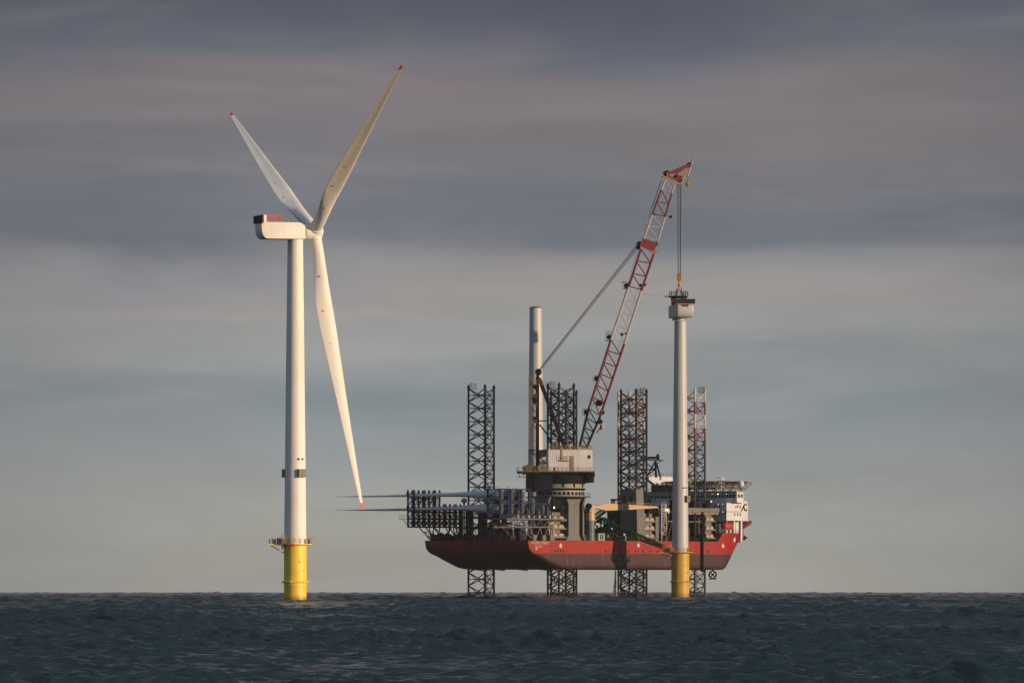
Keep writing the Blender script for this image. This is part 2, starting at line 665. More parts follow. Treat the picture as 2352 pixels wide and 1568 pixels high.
    hgt = T.math('ADD', T.math('MULTIPLY', n1, 0.16), T.math('MULTIPLY', n2, 0.05))
    bp = T.add('ShaderNodeBump')
    bp.inputs['Strength'].default_value = 1.0
    bp.inputs['Distance'].default_value = 1.0
    T.link(T.math('MULTIPLY', hgt, T.mapr(n3, 0.35, 0.65, 0.75, 1.2)), bp.inputs['Height'])
    T.link(bp.outputs[0], b.inputs['Normal'])
    me.materials.append(m)
    o = bpy.data.objects.new('sea', me)
    C.objects.link(o)
    o['kind'] = 'structure'
    return o


build_sea()

# ------------------------------------------------------------------ blades
CH = [(0, 3.0), (.045, 3.0), (.08, 3.08), (.12, 3.3), (.17, 3.75), (.22, 4.1), (.28, 4.3), (.34, 4.2), (.42, 3.8), (.5, 3.35), (.62, 2.7),
      (.74, 2.05), (.85, 1.5), (.93, 1.05), (.975, .78)]
CHT = [(.975, .78), (.99, .66), (.997, .45), (1.0, .2)]
TH = [(0, 1.0), (.045, 1.0), (.1, .78), (.17, .5), (.25, .38), (.4, .29), (.6, .23), (1.0, .18)]


def interp(tab, x):
    for (a, va), (c, vc) in zip(tab, tab[1:]):
        if x <= c:
            return lerp(va, vc, (x - a) / (c - a) if c > a else 0)
    return tab[-1][1]


def blade_section(r, n=28):
    """closed section: list of (chordwise, thicknesswise) with leading edge at +"""
    ch = interp(CH if r < .975 else CHT, r)
    th = interp(TH, r)
    rnd = max(0.0, min(1.0, (th - 0.4) / 0.6))
    ax = lerp(0.33, 0.5, rnd)      # pitch axis measured from the leading edge
    out = []
    for i in range(n):
        t = 2 * math.pi * i / n
        x = 0.5 + 0.5 * math.cos(t)        # 1 = trailing edge
        yc = 0.5 * math.sin(t)
        ya = 5 * th * (0.2969 * math.sqrt(max(x, 0)) - 0.126 * x - 0.3516 * x * x + 0.2843 * x ** 3 - 0.1015 * x ** 4)
        ya = ya if math.sin(t) >= 0 else -ya * 0.62
        ya += 0.05 * math.sin(math.pi * x) * (1 - rnd)
        y = lerp(ya, yc, rnd)
        out.append(((ax - x) * ch, y * ch))
    return out, ch, th


def blade_mesh(root_p, span, chord, L, prebend=None, r0=0.0, r1=0.975, ns=46, twist0=14.0, pitch=-1.0):
    """span and chord unit vectors; chord points to the leading edge"""
    span, chord = span.normalized(), chord.normalized()
    mb = MB()
    rings = []
    nrm = span.cross(chord)
    n = 28
    for k in range(ns + 1):
        r = lerp(r0, r1, k / ns)
        sec, ch, th = blade_section(r, n)
        tw = R(twist0 * (1 - min(1, r)) ** 2 + pitch)
        c2 = chord * math.cos(tw) + nrm * math.sin(tw)
        n2 = nrm * math.cos(tw) - chord * math.sin(tw)
        pb = (prebend or Vector()) * (r * r)
        ctr = root_p + span * (L * r) + pb
        rings.append([ctr + c2 * a + n2 * t for a, t in sec])
    vs = [p for rg in rings for p in rg]
    fs = []
    for k in range(ns):
        for i in range(n):
            j = (i + 1) % n
            fs.append((k * n + i, k * n + j, (k + 1) * n + j, (k + 1) * n + i))
    fs.append(tuple(range(n)))
    fs.append(tuple(ns * n + i for i in range(n)))
    mb.add(vs, fs)
    return mb


PITCH = -14.5


def make_blade(parent, root_p, span, chord, L, prebend, m_, tipm, marks=(), as_thing=False):
    bl = blade_mesh(root_p, span, chord, L, prebend, pitch=PITCH).build('blade', m_, parent, smooth=True)
    blade_mesh(root_p, span, chord, L, prebend, 0.975, 1.0, 8, pitch=PITCH).build('blade_tip', tipm, bl, smooth=True)
    span, chord = span.normalized(), chord.normalized()
    nrm = span.cross(chord)
    for r, off in marks:
        sec, ch, th = blade_section(r)
        tw = R(14 * (1 - r) ** 2 + PITCH)
        c2 = chord * math.cos(tw) + nrm * math.sin(tw)
        n2 = nrm * math.cos(tw) - chord * math.sin(tw)
        p = root_p + span * (L * r) + (prebend or Vector()) * r * r + c2 * (off * ch)
        # real surface heights there
        ys = [t for a, t in sec if abs(a - off * ch) < ch * 0.08]
        hi, lo = (max(ys), min(ys)) if ys else (0.3, -0.3)
        d = MB()
        d.bar(p + n2 * (lo - 0.03), p + n2 * (hi + 0.03), 0.24, n=14)
        d.build('marker_dot', REDTIP, bl)
    return bl


# ------------------------------------------------------------------ foundations and towers
def foundation(root, x, y, ymat, ring_z=13.4, zb=-4.0, rad=2.74):
    c = W(x, y, 0)
    MB().lathe(c, [(rad, zb), (rad, 3.35), (rad + .05, 3.4), (rad + .05, 3.6), (rad, 3.65), (rad, ring_z - .5)], 56).build('transition_piece', ymat, root, smooth=True)
    col = MB().lathe(c, [(rad + .06, 3.95), (rad + .34, 4.1), (rad + .34, 4.3), (rad + .06, 4.45)], 56)
    for a in range(0, 360, 60):
        p = c + W(math.cos(R(a + 12)) * (rad + .3), math.sin(R(a + 12)) * (rad + .3), 4.2)
        col.ball(p, .26, 8)
    col.build('flange_ring', ymat, root, smooth=True)
    # small dark anode and pad eye marks
    mk = MB()
    for a, z in ((-65, 9.0), (-112, 6.2), (-40, 7.0), (-82, 4.2), (-130, 8.2)):
        p = c + W(math.cos(R(a)) * rad, math.sin(R(a)) * rad, z)
        mk.ball(p, .17, 8)
    mk.build('pad_eye', RUSTGREY, root)
    pl = MB().lathe(c, [(rad + .02, ring_z - .42), (4.0, ring_z - .2), (4.05, ring_z), (rad + .02, ring_z)], 40)
    f = lambda a, b_, z: W(x + a, y + b_, z)
    pl.box(f, -6.3, -2.9, -2.6, 2.6, ring_z - .35, ring_z - .004)
    for b_ in (-2, 2):
        pl.bar(f(-6.0, b_, ring_z - .3), f(-2.6, b_ * .6, ring_z - 2.2), .11)
    po = pl.build('access_platform', ymat, root)
    pts = [f(-2.9, -2.6, ring_z), f(-6.25, -2.6, ring_z), f(-6.25, 2.6, ring_z), f(-2.9, 2.6, ring_z)]
    pts += [c + W(math.cos(R(a)) * 4.0, math.sin(R(a)) * 4.0, ring_z) for a in range(130, -131, -20)]
    rl = MB()
    rail(rl, pts, 1.2, .045, 1.3, True)
    rl.build('platform_railing', RAILYEL, po)
    # equipment on the platform
    e = MB()
    e.box(f, -5.6, -4.6, -2.3, -1.0, ring_z + .02, ring_z + 1.3)
    e.box(f, -4.4, -3.2, -2.4, -1.2, ring_z + .02, ring_z + 1.5)
    e.build('equipment_box', LTGREY, po)
    e = MB()
    e.box(f, -3.1, -1.2, -3.6, -2.9, ring_z + .02, ring_z + 1.3)
    e.box(f, 3.0, 3.6, -1.9, -1.2, ring_z + .02, ring_z + 1.2)
    e.build('control_cabinet', RUSTGREY, po)
    e = MB()
    e.bar(f(-2.9, -3.0, ring_z), f(-2.9, -3.0, ring_z + 2.6), .1)
    e.bar(f(-2.9, -3.0, ring_z + 1.6), f(-3.6, -3.3, ring_z + .9), .07)
    e.bar(f(-2.9, -3.0, ring_z + 2.6), f(-3.5, -3.4, ring_z + 1.4), .06)
    e.bar(f(3.7, -1.5, ring_z), f(3.7, -1.5, ring_z + 1.5), .07)
    e.bar(f(3.7, -1.5, ring_z + 1.5), f(5.0, -1.8, ring_z + 1.55), .05)
    e.bar(f(-5.4, -2.5, ring_z), f(-5.4, -2.5, ring_z + 2.2), .05)
    e.bar(f(1.1, -3.9, ring_z), f(1.1, -3.9, ring_z + 2.2), .05)
    e.bar(f(-.5, -3.95, ring_z), f(-.5, -3.95, ring_z + 1.9), .05)
    e.build('davit', RAILYEL, po)
    e = MB()
    for i in range(6):
        a0 = R(-118 + i * 5)
        p = c + W(math.cos(a0) * 4.06, math.sin(a0) * 4.06, ring_z - .12)
        e.ball(p, .22, 8)
    e.build('red_fender', REDMESH, po)
    e = MB()
    e.box(f, -3.3, -2.5, -2.4, -1.2, ring_z - 1.3, ring_z - .45)
    e.build('underside_box', RUSTGREY, po)


def tower(root, x, y, z0, z1, r0, r1, m_, boxes=((-68, 1.0), (-178, 1.0)), dots=True, boxz=30.2, flange=True):
    c = W(x, y, 0)
    nseg = 12
    prof = []
    for i in range(nseg + 1):
        t = i / nseg
        prof.append((lerp(r0, r1, t ** 1.15), lerp(z0, z1, t)))
    mb = MB().lathe(c, prof, 72)
    o = mb.build('tower', m_, root, smooth=True)
    seam = MB()
    for t in (1 / 3, 0.68):
        z = lerp(z0, z1, t)
        r = lerp(r0, r1, t ** 1.15)
        seam.lathe(c, [(r + .003, z - .09), (r + .03, z - .06), (r + .03, z + .06), (r + .003, z + .09)], 72, cap=False)
    seam.build('flange_seam', m_, o, smooth=True)
    rb = lerp(r0, r1, ((boxz - z0) / (z1 - z0)) ** 1.15)
    for a, s in boxes:
        d = W(math.cos(R(a)), math.sin(R(a)), 0)
        sdv = W(-d.y, d.x, 0)
        fn = lambda p, q, z: c + d * p + sdv * q + W(0, 0, z)
        b_ = MB()
        b_.box(fn, rb - .15, rb + .68, -.95, -.8, boxz - 1.0, boxz + 1.0)
        b_.box(fn, rb - .15, rb + .68, .8, .95, boxz - 1.0, boxz + 1.0)
        b_.box(fn, rb - .15, rb + .68, -.08, .08, boxz - 1.0, boxz + 1.0)
        b_.box(fn, rb - .1, rb + .6, -.8, .8, boxz - 1.0, boxz - .85)
        b_.box(fn, rb - .1, rb + .6, -.8, .8, boxz + .85, boxz + 1.0)
        b_.box(fn, rb + .56, rb + .63, -.8, .8, boxz - .85, boxz + .85)
        b_.build('bracket_box', mat('weathered_bracket_steel', (.20, .175, .14), .6, dirt=.3, scale=1.5), o)
    if dots:
        z = boxz + 3.4
        for a in (-69, -45):
            d = W(math.cos(R(a)), math.sin(R(a)), 0)
            MB().ball(c + d * rb + W(0, 0, z), .30, 10, (1, 1, .8)).build('navigation_lamp', BLACK, o, smooth=True)
    return o


# ------------------------------------------------------------------ nacelles
def nacelle(root, ctr, ang, zb, zt, m_, front=1.9, rear=-9.6, wid=4.6, bev=.16, seg=3):
    """ctr = tower axis; ang = world angle of the rotor axis; returns frame"""
    a = W(math.cos(ang), math.sin(ang), 0)
    q = W(math.sin(ang), -math.cos(ang), 0)
    fn = lambda t, s, z: W(ctr[0], ctr[1], 0) + a * t + q * s + W(0, 0, z)
    h = zt - zb
    prof = [(front, zb + .1), (front - .1, zb + h * .62), (front - .25, zt - .25), (front - .7, zt)]
    prof += [(rear + .25, zt - .05)]
    prof += [(rear, zt - h * .22), (rear + .06, zt - h * .42)]
    for k in range(1, 9):
        t = math.pi / 2 * k / 8
        prof.append((rear + .06 + 1.55 * (1 - math.cos(t)), zt - h * .42 - (h * .58) * math.sin(t)))
    A = [fn(t, wid / 2, z) for t, z in prof]
    B = [fn(t, -wid / 2, z) for t, z in prof]
    o = MB().prism(A, B).build('nacelle_housing', m_, root, smooth=True, bevel=bev, seg=seg)
    # joint line between front and rear cover
    j = MB()
    j.box(fn, -3.9, -3.82, wid / 2 - .02, wid / 2 + .025, zb + .25, zt - .2)
    j.build('cover_joint', m_, o)
    return fn, o


def hoist_deck(root, fn, z, t0, t1, hw, full=True):
    """service platform with red fence and black cooler at the tail"""
    d = MB()
    d.box(fn, t0, t1, -hw, hw, z + .02, z + .12)
    d.build('hoist_deck', LTGREY, root)
    fe = MB()
    pts = [fn(t0, hw, z), fn(t1, hw, z), fn(t1, -hw, z), fn(t0, -hw, z)]
    for p, q in zip(pts, pts[1:]):
        n = max(2, int((q - p).length / .75))
        for i in range(n + 1):
            e = p.lerp(q, i / n)
            fe.bar(e, e + W(0, 0, 1.55), .05, n=4)
        for k in range(1, 6):
            zz_ = W(0, 0, 1.5 * k / 5)
            fe.bar(p + zz_, q + zz_, .04 if k < 5 else .06, n=4)
    fe.build('hoist_fence', REDMESH, root)
    return d


# ---- finished turbine
D1 = 1550.0
X1 = px2x(678.2, D1)
wt = thing('wind_turbine', 'tall white three-bladed wind turbine on a bright yellow foundation, standing alone', 'wind turbine', (X1, D1, 0))
foundation(wt, X1, D1, YELLOW, ring_z=13.4)
tower(wt, X1, D1, 12.9, 87.0, 2.68, 1.86, WHITE, boxes=((-55, 1), (176, 1)), boxz=30.5)
AL = R(22.5)
fn1, nac = nacelle(wt, (X1, D1), AL, 87.0, 91.1, WHITE)
yb = MB().lathe(W(X1, D1, 0), [(1.87, 86.7), (1.9, 86.75), (1.9, 87.1)], 48)
yb.build('yaw_bearing', WHITE, wt, smooth=True)
hoist_deck(wt, fn1, 91.12, -8.2, -3.9, 2.2)
c_ = MB()
c_.box(fn1, -9.2, -8.32, -2.6, 2.5, 90.9, 92.75)
c_.build('tail_cabinet', WHITE, wt, bevel=.08)
c_ = MB()
c_.box(fn1, -9.55, -9.22, -3.0, 3.0, 90.75, 92.7)
for i in range(7):
    s_ = -3.0 + i * 1.0
    c_.box(fn1, -9.68, -9.56, s_ - .05, s_ + .05, 90.75, 92.7)
c_.box(fn1, -9.2, -8.9, -.9, .9, 89.9, 90.75)
c_.build('cooler_panel', RADIATOR, wt)
c_ = MB()
for t, h in ((-4.3, 2.3), (-5.6, 1.9), (-3.7, 1.7)):
    c_.bar(fn1(t, 1.5, 91.2), fn1(t, 1.5, 91.2 + h), .06, n=5)
c_.ball(fn1(-7.0, 2.1, 92.5), .22, 8)
c_.ball(fn1(-5.7, 1.5, 93.1), .16, 8)
c_.lathe(fn1(-2.2, .8, 91.1), [(.5, 0), (.55, .1), (.4, .22)], 16)
c_.build('weather_mast', LTGREY, wt)
# hub with spinner; rotor axis tilted up a little
tilt = R(6.65)
a_h = W(math.cos(AL), math.sin(AL), 0)
axis = (a_h * math.cos(tilt) + W(0, 0, math.sin(tilt))).normalized()
hub_c = fn1(4.95, 0, 89.15)
hq = W(math.sin(AL), -math.cos(AL), 0)
upv = hq.cross(axis)
if upv.z < 0:
    upv = -upv
hb = MB().lathe(hub_c, [(1.75, -2.75), (1.85, -2.6), (1.95, -1.8), (2.0, -.6), (2.0, .6), (1.9, 1.2), (1.62, 1.65), (1.1, 1.95), (.5, 2.08), (.05, 2.1)], 48,
                (hq, upv, axis)).build('hub', WHITE, wt, smooth=True)
cl = MB().lathe(hub_c, [(1.5, -3.1), (1.5, -2.7)], 32, (hq, upv, axis)).build('main_bearing_collar', DKGREY, wt, smooth=True)
BL = 68.4
marks = ((.145, -.30), (.27, -.36), (.39, -.27))
for th in (58.56, -61.44, 178.56):
    s_ = upv * math.cos(R(th)) + hq * math.sin(R(th))
    root_p = hub_c + s_ * 1.2
    s2_ = (s_ + axis * math.tan(R(3.28))).normalized()
    c2_ = (axis - s2_ * axis.dot(s2_)).normalized()
    make_blade(wt, root_p, s2_, c2_, BL - 1.2, axis * .25, WHITE, REDTIP, marks)
    MB().lathe(hub_c, [(1.66, 1.35), (1.66, 1.95), (1.54, 2.0)], 40, (axis, s_.cross(axis), s_)).build('blade_collar', WHITE, hb, smooth=True)

# ------------------------------------------------------------------ the second turbine under construction
D2 = 1960.0
X2 = px2x(1562.6, D2)
tt2 = thing('turbine_tower', 'bare pale grey turbine tower on a dull yellow foundation in front of the ship', 'tower', (X2, D2, 0))
foundation(tt2, X2, D2, DIMYELLOW, ring_z=13.3)
tower(tt2, X2, D2, 12.9, 83.9, 2.5, 1.80, DIMTOWER, boxes=((-34, 1),), boxz=29.5)

# ------------------------------------------------------------------ vessel frame
PSI = R(51)
V0 = W(px2x(1093, 1946.4), 1946.4, 0)
cps, sps = math.cos(PSI), math.sin(PSI)


def VW(u, v, z):
    return W(V0.x + u * cps + v * sps, V0.y + u * sps - v * cps, z)


def vD(u, v):
    return V0.y + u * sps - v * cps


def U(px, v):
    u = 50.0
    for _ in range(12):
        x = px2x(px, vD(u, v))
        u = (x - V0.x - v * sps) / cps
    return u


def Z(py, u, v):
    return py2z(py, vD(u, v))


ship = thing('jackup_ship', 'red-hulled jack-up installation ship raised above the sea on six lattice legs', 'ship', V0, PSI)
DZ = 16.75

# hull as stacked outlines
levels = [  # z, stern u, stern corner radius, half breadth, bow length
    (7.95, 17.0, 5.5, 19.2, 11.5), (8.12, 14.6, 5.5, 19.9, 13.0), (8.6, 12.6, 5.2, 20.3, 14.3), (9.5, 10.0, 4.8, 20.4, 15.8), (11.0, 6.2, 3.8, 20.4, 18.0),
    (12.0, 4.2, 2.6, 20.4, 19.3), (12.8, 2.3, 1.1, 20.4, 20.2), (13.6, 1.2, .6, 20.4, 21.2), (14.6, .45, .4, 20.4, 22.4), (DZ, 0, .35, 20.4, 25.0)]


def outline(us, rc, hb_, a, ubow=95.0):
    pts = []
    for k in range(5):
        pts.append((us, hb_ * 0.0 + (hb_ - rc) * k / 5))
    for k in range(9):
        t = math.pi / 2 * k / 8
        pts.append((us + rc - rc * math.cos(t), hb_ - rc + rc * math.sin(t)))
    for k in range(1, 12):
        pts.append((lerp(us + rc, ubow, k / 12), hb_))
    for k in range(19):
        t = math.pi / 2 * k / 18
        pts.append((ubow + a * math.sin(t), hb_ * math.cos(t) ** 0.9 if k < 18 else 0.0))
    full = pts + [(u, -v) for u, v in reversed(pts[1:-1])]
    return full


def stack(levels_, ubow=95.0):
    mb = MB()
    rings = [[VW(u, v, z) for u, v in outline(us, rc, hb_, a, ubow)] for z, us, rc, hb_, a in levels_]
    n = len(rings[0])
    fs = []
    for k in range(len(rings) - 1):
        for i in range(n):
            j = (i + 1) % n
            fs.append((k * n + i, k * n + j, (k + 1) * n + j, (k + 1) * n + i))
    fs.append(tuple(range(n)))
    fs.append(tuple((len(rings) - 1) * n + i for i in range(n)))
    mb.add([p for r_ in rings for p in r_], fs)
    return mb


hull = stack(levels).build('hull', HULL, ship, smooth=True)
dk = MB()
ol = outline(.5, 1.0, 20.0, 24.3)
dk.prism([VW(u, v, DZ + .004) for u, v in ol], [VW(u, v, DZ + .06) for u, v in ol])
dk.build('deck', DECK, ship)
# skegs and thruster struts under the raked stern
for v in (-13, -4.5, 4.5, 13):
    s_ = MB()
    s_.prism([VW(9.5, v - .5, 9.9), VW(13.0, v - .5, 8.0), VW(19.0, v - .5, 7.6), VW(19.0, v - .5, 8.0), VW(16, v - .5, 8.4), VW(11.5, v - .5, 10.6)],
             [VW(9.5, v + .5, 9.9), VW(13.0, v + .5, 8.0), VW(19.0, v + .5, 7.6), VW(19.0, v + .5, 8.0), VW(16, v + .5, 8.4), VW(11.5, v + .5, 10.6)])
    s_.build('skeg', RUSTGREY, hull)
# forecastle
fc = MB()
u0f, u1f = U(1648, 20.3), U(1660, 20.3)


def fco(a, hb_, us):
    pts = [(us, 0)]
    pts += [(us, hb_)]
    for k in range(25):
        t = math.pi / 2 * k / 24
        pts.append((max(us, 95) + (a - max(0, us - 95)) * math.sin(t), hb_ * math.cos(t) ** .9 if k < 24 else 0))
    return pts + [(u, -v) for u, v in reversed(pts[1:-1])]


lo, hi_ = fco(25.05, 20.42, u0f), fco(28.0, 20.42, u1f)
fc.prism([VW(u, v, DZ + .008) for u, v in lo], [VW(u, v, 19.5) for u, v in hi_])
fc.build('forecastle', HULL, ship, smooth=True)
# flared bow bulwark
bw = MB()
for sg in (1, -1):
    pa, pb_ = (U(1690, 12.0), 12.0 * sg), (137.6, .6 * sg)
    n = 10
    for i in range(n):
        t0, t1 = i / n, (i + 1) / n
        P = []
        for t in (t0, t1):
            u = lerp(pa[0], pb_[0], t)
            v = lerp(pa[1], pb_[1], t ** .8)
            z = lerp(19.0, 22.8, t)
            hh = lerp(.4, 1.15, t)
            P.append([VW(u - .5, v - .45 * sg, z - .2), VW(u + .5, v + .45 * sg, z - .2), VW(u + .9, v + .5 * sg, z - .2 + hh), VW(u + .2, v - .2 * sg, z - .2 + hh)])
        bw.hexa(P[0] + P[1])
bw.build('bow_bulwark', HULL, ship)
# anchor housing
an = MB()
au = U(1694, 6) + .6
ac = VW(au, 6, Z(1233, au, 6))
an.ball(ac, 1.75, 16, (1.0, 1.0, .95))
an.build('anchor_housing', HULL, ship, smooth=True)
an = MB()
d_ = VW(1, .5, 0) - VW(0, 0, 0)
an.bar(ac + d_ * 1.0 + W(0, 0, .3), ac + d_ * 2.7 + W(0, 0, -.3), .75, .2, n=8)
an.bar(ac + d_ * 1.6 + W(0, 0, -.9), ac + d_ * 2.2 + W(0, 0, -.2), .35, .2)
an.build('anchor', BLACK, ship)
# bow thruster hanging under the hull
tu = U(1637, 6)
tn = MB()
tcn_ = VW(tu, 6, Z(1319, tu, 6))
fr_ = (W(0, 1, 0).cross(W(0, 0, 1)), W(0, 0, 1), W(0.2, 1, 0).normalized())
tn.lathe(tcn_, [(1.25, -.9), (1.35, 0), (1.2, .9), (1.0, .9), (1.05, 0), (1.0, -.9), (1.25, -.9)], 24, fr_, cap=False)
tn.bar(tcn_ + W(0, 0, 1.1), W(tcn_.x, tcn_.y, 8.2), .35)
tn.bar(tcn_ + W(0, -1.2, 0), tcn_ + W(0, 1.4, 0), .3)
for k in range(4):
    a = R(45 + 90 * k)
    tn.bar(tcn_, tcn_ + W(math.cos(a) * 1.0, 0, math.sin(a) * 1.0), .22, .12)
tn.box(lambda a, b_, z: tcn_ + W(a, b_, z), -1.25, 1.2, -.6, .6, -1.5, -1.2)
tn.build('bow_thruster', BLACK, ship)
# outboard pump pipe
pu = U(1613.5, 20.9)
pp = MB()
pp.bar(VW(pu, 20.9, 7.2), VW(pu, 20.9, 26), .42, n=10)
for z in (9.5, 13, 16):
    pp.bar(VW(pu, 20.2, z), VW(pu, 20.9, z), .25)
pp.build('pump_pipe', BLACK, ship)
# railings along the deck edge
rl = MB()
rail(rl, [VW(.4, v, DZ) for v in (-19.5, 19.5)], 1.2, .05, 1.6)
rail(rl, [VW(u, 20.1, DZ) for u in (2, 92)], 1.2, .05, 1.6)
rail(rl, [VW(u, -20.1, DZ) for u in (2, 92)], 1.2, .05, 2.4)
rl.build('deck_railing', DKGREY, ship)
rl = MB()
rail(rl, [VW(u, v, 19.5) for u, v in hi_[2:20:2]], 1.1, .05, 1.8)
rl.build('forecastle_railing', LTGREY, ship)


# lettering
def text(s, size, fn, name, parent, m_, depth=.03):
    cu = bpy.data.curves.new(name, 'FONT')
    cu.body = s
    cu.size = size
    cu.extrude = depth
    cu.align_x = 'CENTER'
    ob = bpy.data.objects.new(name, cu)
    C.objects.link(ob)
    dg = bpy.context.evaluated_depsgraph_get()
    me = ob.evaluated_get(dg).to_mesh()
    mb = MB()
    mb.add([fn(p.co.x, p.co.y, p.co.z) for p in me.vertices], [tuple(f.vertices) for f in me.polygons])
    bpy.data.objects.remove(ob)
    return mb.build(name, m_, parent)


ul = (U(1226, 20.4) + U(1257, 20.4)) / 2
zt_ = Z(1249, ul, 20.4)
text('PACIFIC OSPREY', 1.18, lambda x, y, z: VW(ul + x * 1.02, 20.42 + z, zt_ + y), 'ship_name', hull, MARKWHITE)
text('LIMASSOL', .82, lambda x, y, z: VW(ul - .8 + x * 1.0, 20.42 + z, zt_ - .95 + y), 'home_port', hull, MARKWHITE)
for px, py, hs in ((1231.7, 1259, .62), (1287.5, 1252.6, 1.0), (1466, 1251.5, 1.0), (1662, 1253, 1.0)):
    u = U(px, 20.4)
    v = 20.42
    if u > 95:
        v = 20.42 * math.cos(math.asin(min(1, (u - 95) / 23.0))) ** .9
        u -= .2
    z = Z(py, u, v)
    k = MB()
    k.prism([VW(u - .8 * hs, v + .02, z), VW(u, v + .02, z - hs * .85), VW(u + .8 * hs, v + .02, z), VW(u, v + .02, z + hs * .85)],
            [VW(u - .8 * hs, v + .06, z), VW(u, v + .06, z - hs * .85), VW(u + .8 * hs, v + .06, z), VW(u, v + .06, z + hs * .85)])
    k.build('draught_mark', MARKWHITE, hull)
# freeing ports
fp = MB()
for u in list(np.arange(13.0, 18, 1.4)) + list(np.arange(38, 90, 3.7)):
    fp.box(VW, u - .25, u + .25, 20.38, 20.43, 13.2, 13.9)
for v in (-17.5, -16, -14.5, -13, 9.5, 12, 14, 16):
    fp.box(VW, .5, .62, v - .3, v + .3, 14.2, 14.9)
fp.build('freeing_port', BLACK, hull)


# legs
def leg(u, v, angs, zt, m_, Rr=4.6, rough_top=True):
    c = VW(u, v, 0)
    P = [c + W(math.cos(R(a)) * Rr, math.sin(R(a)) * Rr, 0) for a in angs]
    mb = MB()
    z0 = -3.2
    for p in P:
        mb.bar(p + W(0, 0, z0), p + W(0, 0, zt), .34, n=10)
        mb.bar(p + W(0, 0, zt), p + W(0, 0, zt + .7), .48, .1, n=10)
        mb.bar(p + W(0, 0, zt - .5), p + W(0, 0, zt), .48, n=10)
    bay = 4.05
    z = zt - .6
    while z - bay > z0:
        for i in range(3):
            p, q = P[i], P[(i + 1) % 3]
            mb.bar(p + W(0, 0, z), q + W(0, 0, z - bay), .16, n=5)
            mb.bar(q + W(0, 0, z), p + W(0, 0, z - bay), .16, n=5)
            mb.bar(p + W(0, 0, z - bay / 2), q + W(0, 0, z - bay / 2), .13, n=5)
        for i in range(3):
            a_, b_ = P[i].lerp(P[(i + 1) % 3], .5), P[(i + 1) % 3].lerp(P[(i + 2) % 3], .5)
            mb.bar(a_ + W(0, 0, z - bay / 2), b_ + W(0, 0, z - bay / 2), .1, n=4)
        z -= bay
    # ladder and pipes inside
    for k in (.3, .45):
        q = P[1].lerp(P[2], k) + (c - P[1].lerp(P[2], k)) * .25
        q.z = 0
        mb.bar(q + W(0, 0, z0), q + W(0, 0, zt - 3), .07, n=4)
    o = mb.build('lattice_leg', m_, ship)
    t = MB()
    p = P[0] if rough_top else P[2]
    d = (c - p).normalized()
    sdv = W(-d.y, d.x, 0)
    f = lambda a, b_, z_: p + d * a + sdv * b_ + W(0, 0, z_)
    rail(t, [f(.4, -.7, zt - .6), f(2.4, -.7, zt - .6), f(2.4, .7, zt - .6), f(.4, .7, zt - .6)], 1.5, .05, .8, True)
    t.box(f, .4, 2.4, -.7, .7, zt - .75, zt - .62)
    t.bar(f(1, 0, zt), f(1, 0, zt + 1.6), .05)
    t.build('leg_top_cage', LEGBLK, o)
    return o


A1, A2 = (160, 280, 40), (145, 265, 25)
A3 = (155, 275, 35)
legs = {
    'AP': (U(1108.2, -15.9), -15.9, A1, 64.3, LEGBLK, True), 'AS': (U(1286.7, 15.9), 15.9, A2, 64.2, LEGBLK, True),
    'MP': (U(1296.5, -14.5), -14.5, A3, 63.6, LEGBLK, True), 'MS': (U(1457.5, 14.5), 14.5, A3, 63.3, LEGBLK, False),
    'FP': (U(1448, -13), -13, A2, 64.0, BANDED, False), 'FS': (U(1592, 13), 13, A3, 64.4, BANDED, False)}
for k, (u, v, a, zt, m_, rt) in legs.items():
    leg(u, v, a, zt, m_, rough_top=rt)


# jack houses
def jackhouse(u, v, h, m_, units=None, out=4.75):
    j = MB()
    for du in (-5.2, 5.2):
        for dv in (-4.4, out - .55):
            j.box(VW, u + du - .5, u + du + .5, v + dv - .5, v + dv + .5, DZ, DZ + h)
    for z in (DZ + .1, DZ + h * .38, DZ + h * .7, DZ + h):
        j.box(VW, u - 5.75, u - 4.9, v - 4.95, v + out, z, z + .5)
        j.box(VW, u + 4.9, u + 5.75, v - 4.95, v + out, z, z + .5)
        j.box(VW, u - 4.85, u + 4.85, v - 4.95, v - 4.0, z + .003, z + .497)
        j.box(VW, u - 4.85, u + 4.85, v + out - .85, v + out, z + .003, z + .497)
    o = j.build('jack_house', m_, ship)
    inn = MB()
    for du, dv in ((-3.4, -2.4), (3.4, -2.4), (-3.4, 2.6), (3.4, 2.6)):
        inn.box(VW, u + du - .9, u + du + .9, v + dv - .9, v + dv + .9, DZ + .1, DZ + h - .4)
    inn.build('rack_guide', BLACK, o)
    if units:
        ua, ub, vv, zs = units
        for z in zs:
            um = (ua + ub) / 2
            for x0, x1 in ((ua, um - .1), (um + .1, ub)):
                d = MB()
                prof = []
                for k in range(9):
                    t = math.pi * k / 8
                    prof.append((lerp(x0, x1, .5) - (x1 - x0) * .5 * math.cos(t), z + 1.05 * math.sin(t) ** .6))
                d.prism([VW(a, vv - .9, zz_) for a, zz_ in prof], [VW(a, vv + .35, zz_) for a, zz_ in prof])
                d.build('jacking_unit', mat('dull_cream_paint', (.33, .27, .20), .5), o, smooth=True)
            s_ = MB()
            s_.box(VW, ua - .7, ub + .9, vv - 1.2, vv + .6, z - .38, z - .004)
            s_.build('unit_shelf', GREYSTEEL, o)
            s_ = MB()
            s_.box(VW, ua + .3, ub - .3, vv - 1.1, vv - .3, z + 1.0, z + 2.3)
            s_.build('gear_box', GREYSTEEL, o)
    return o


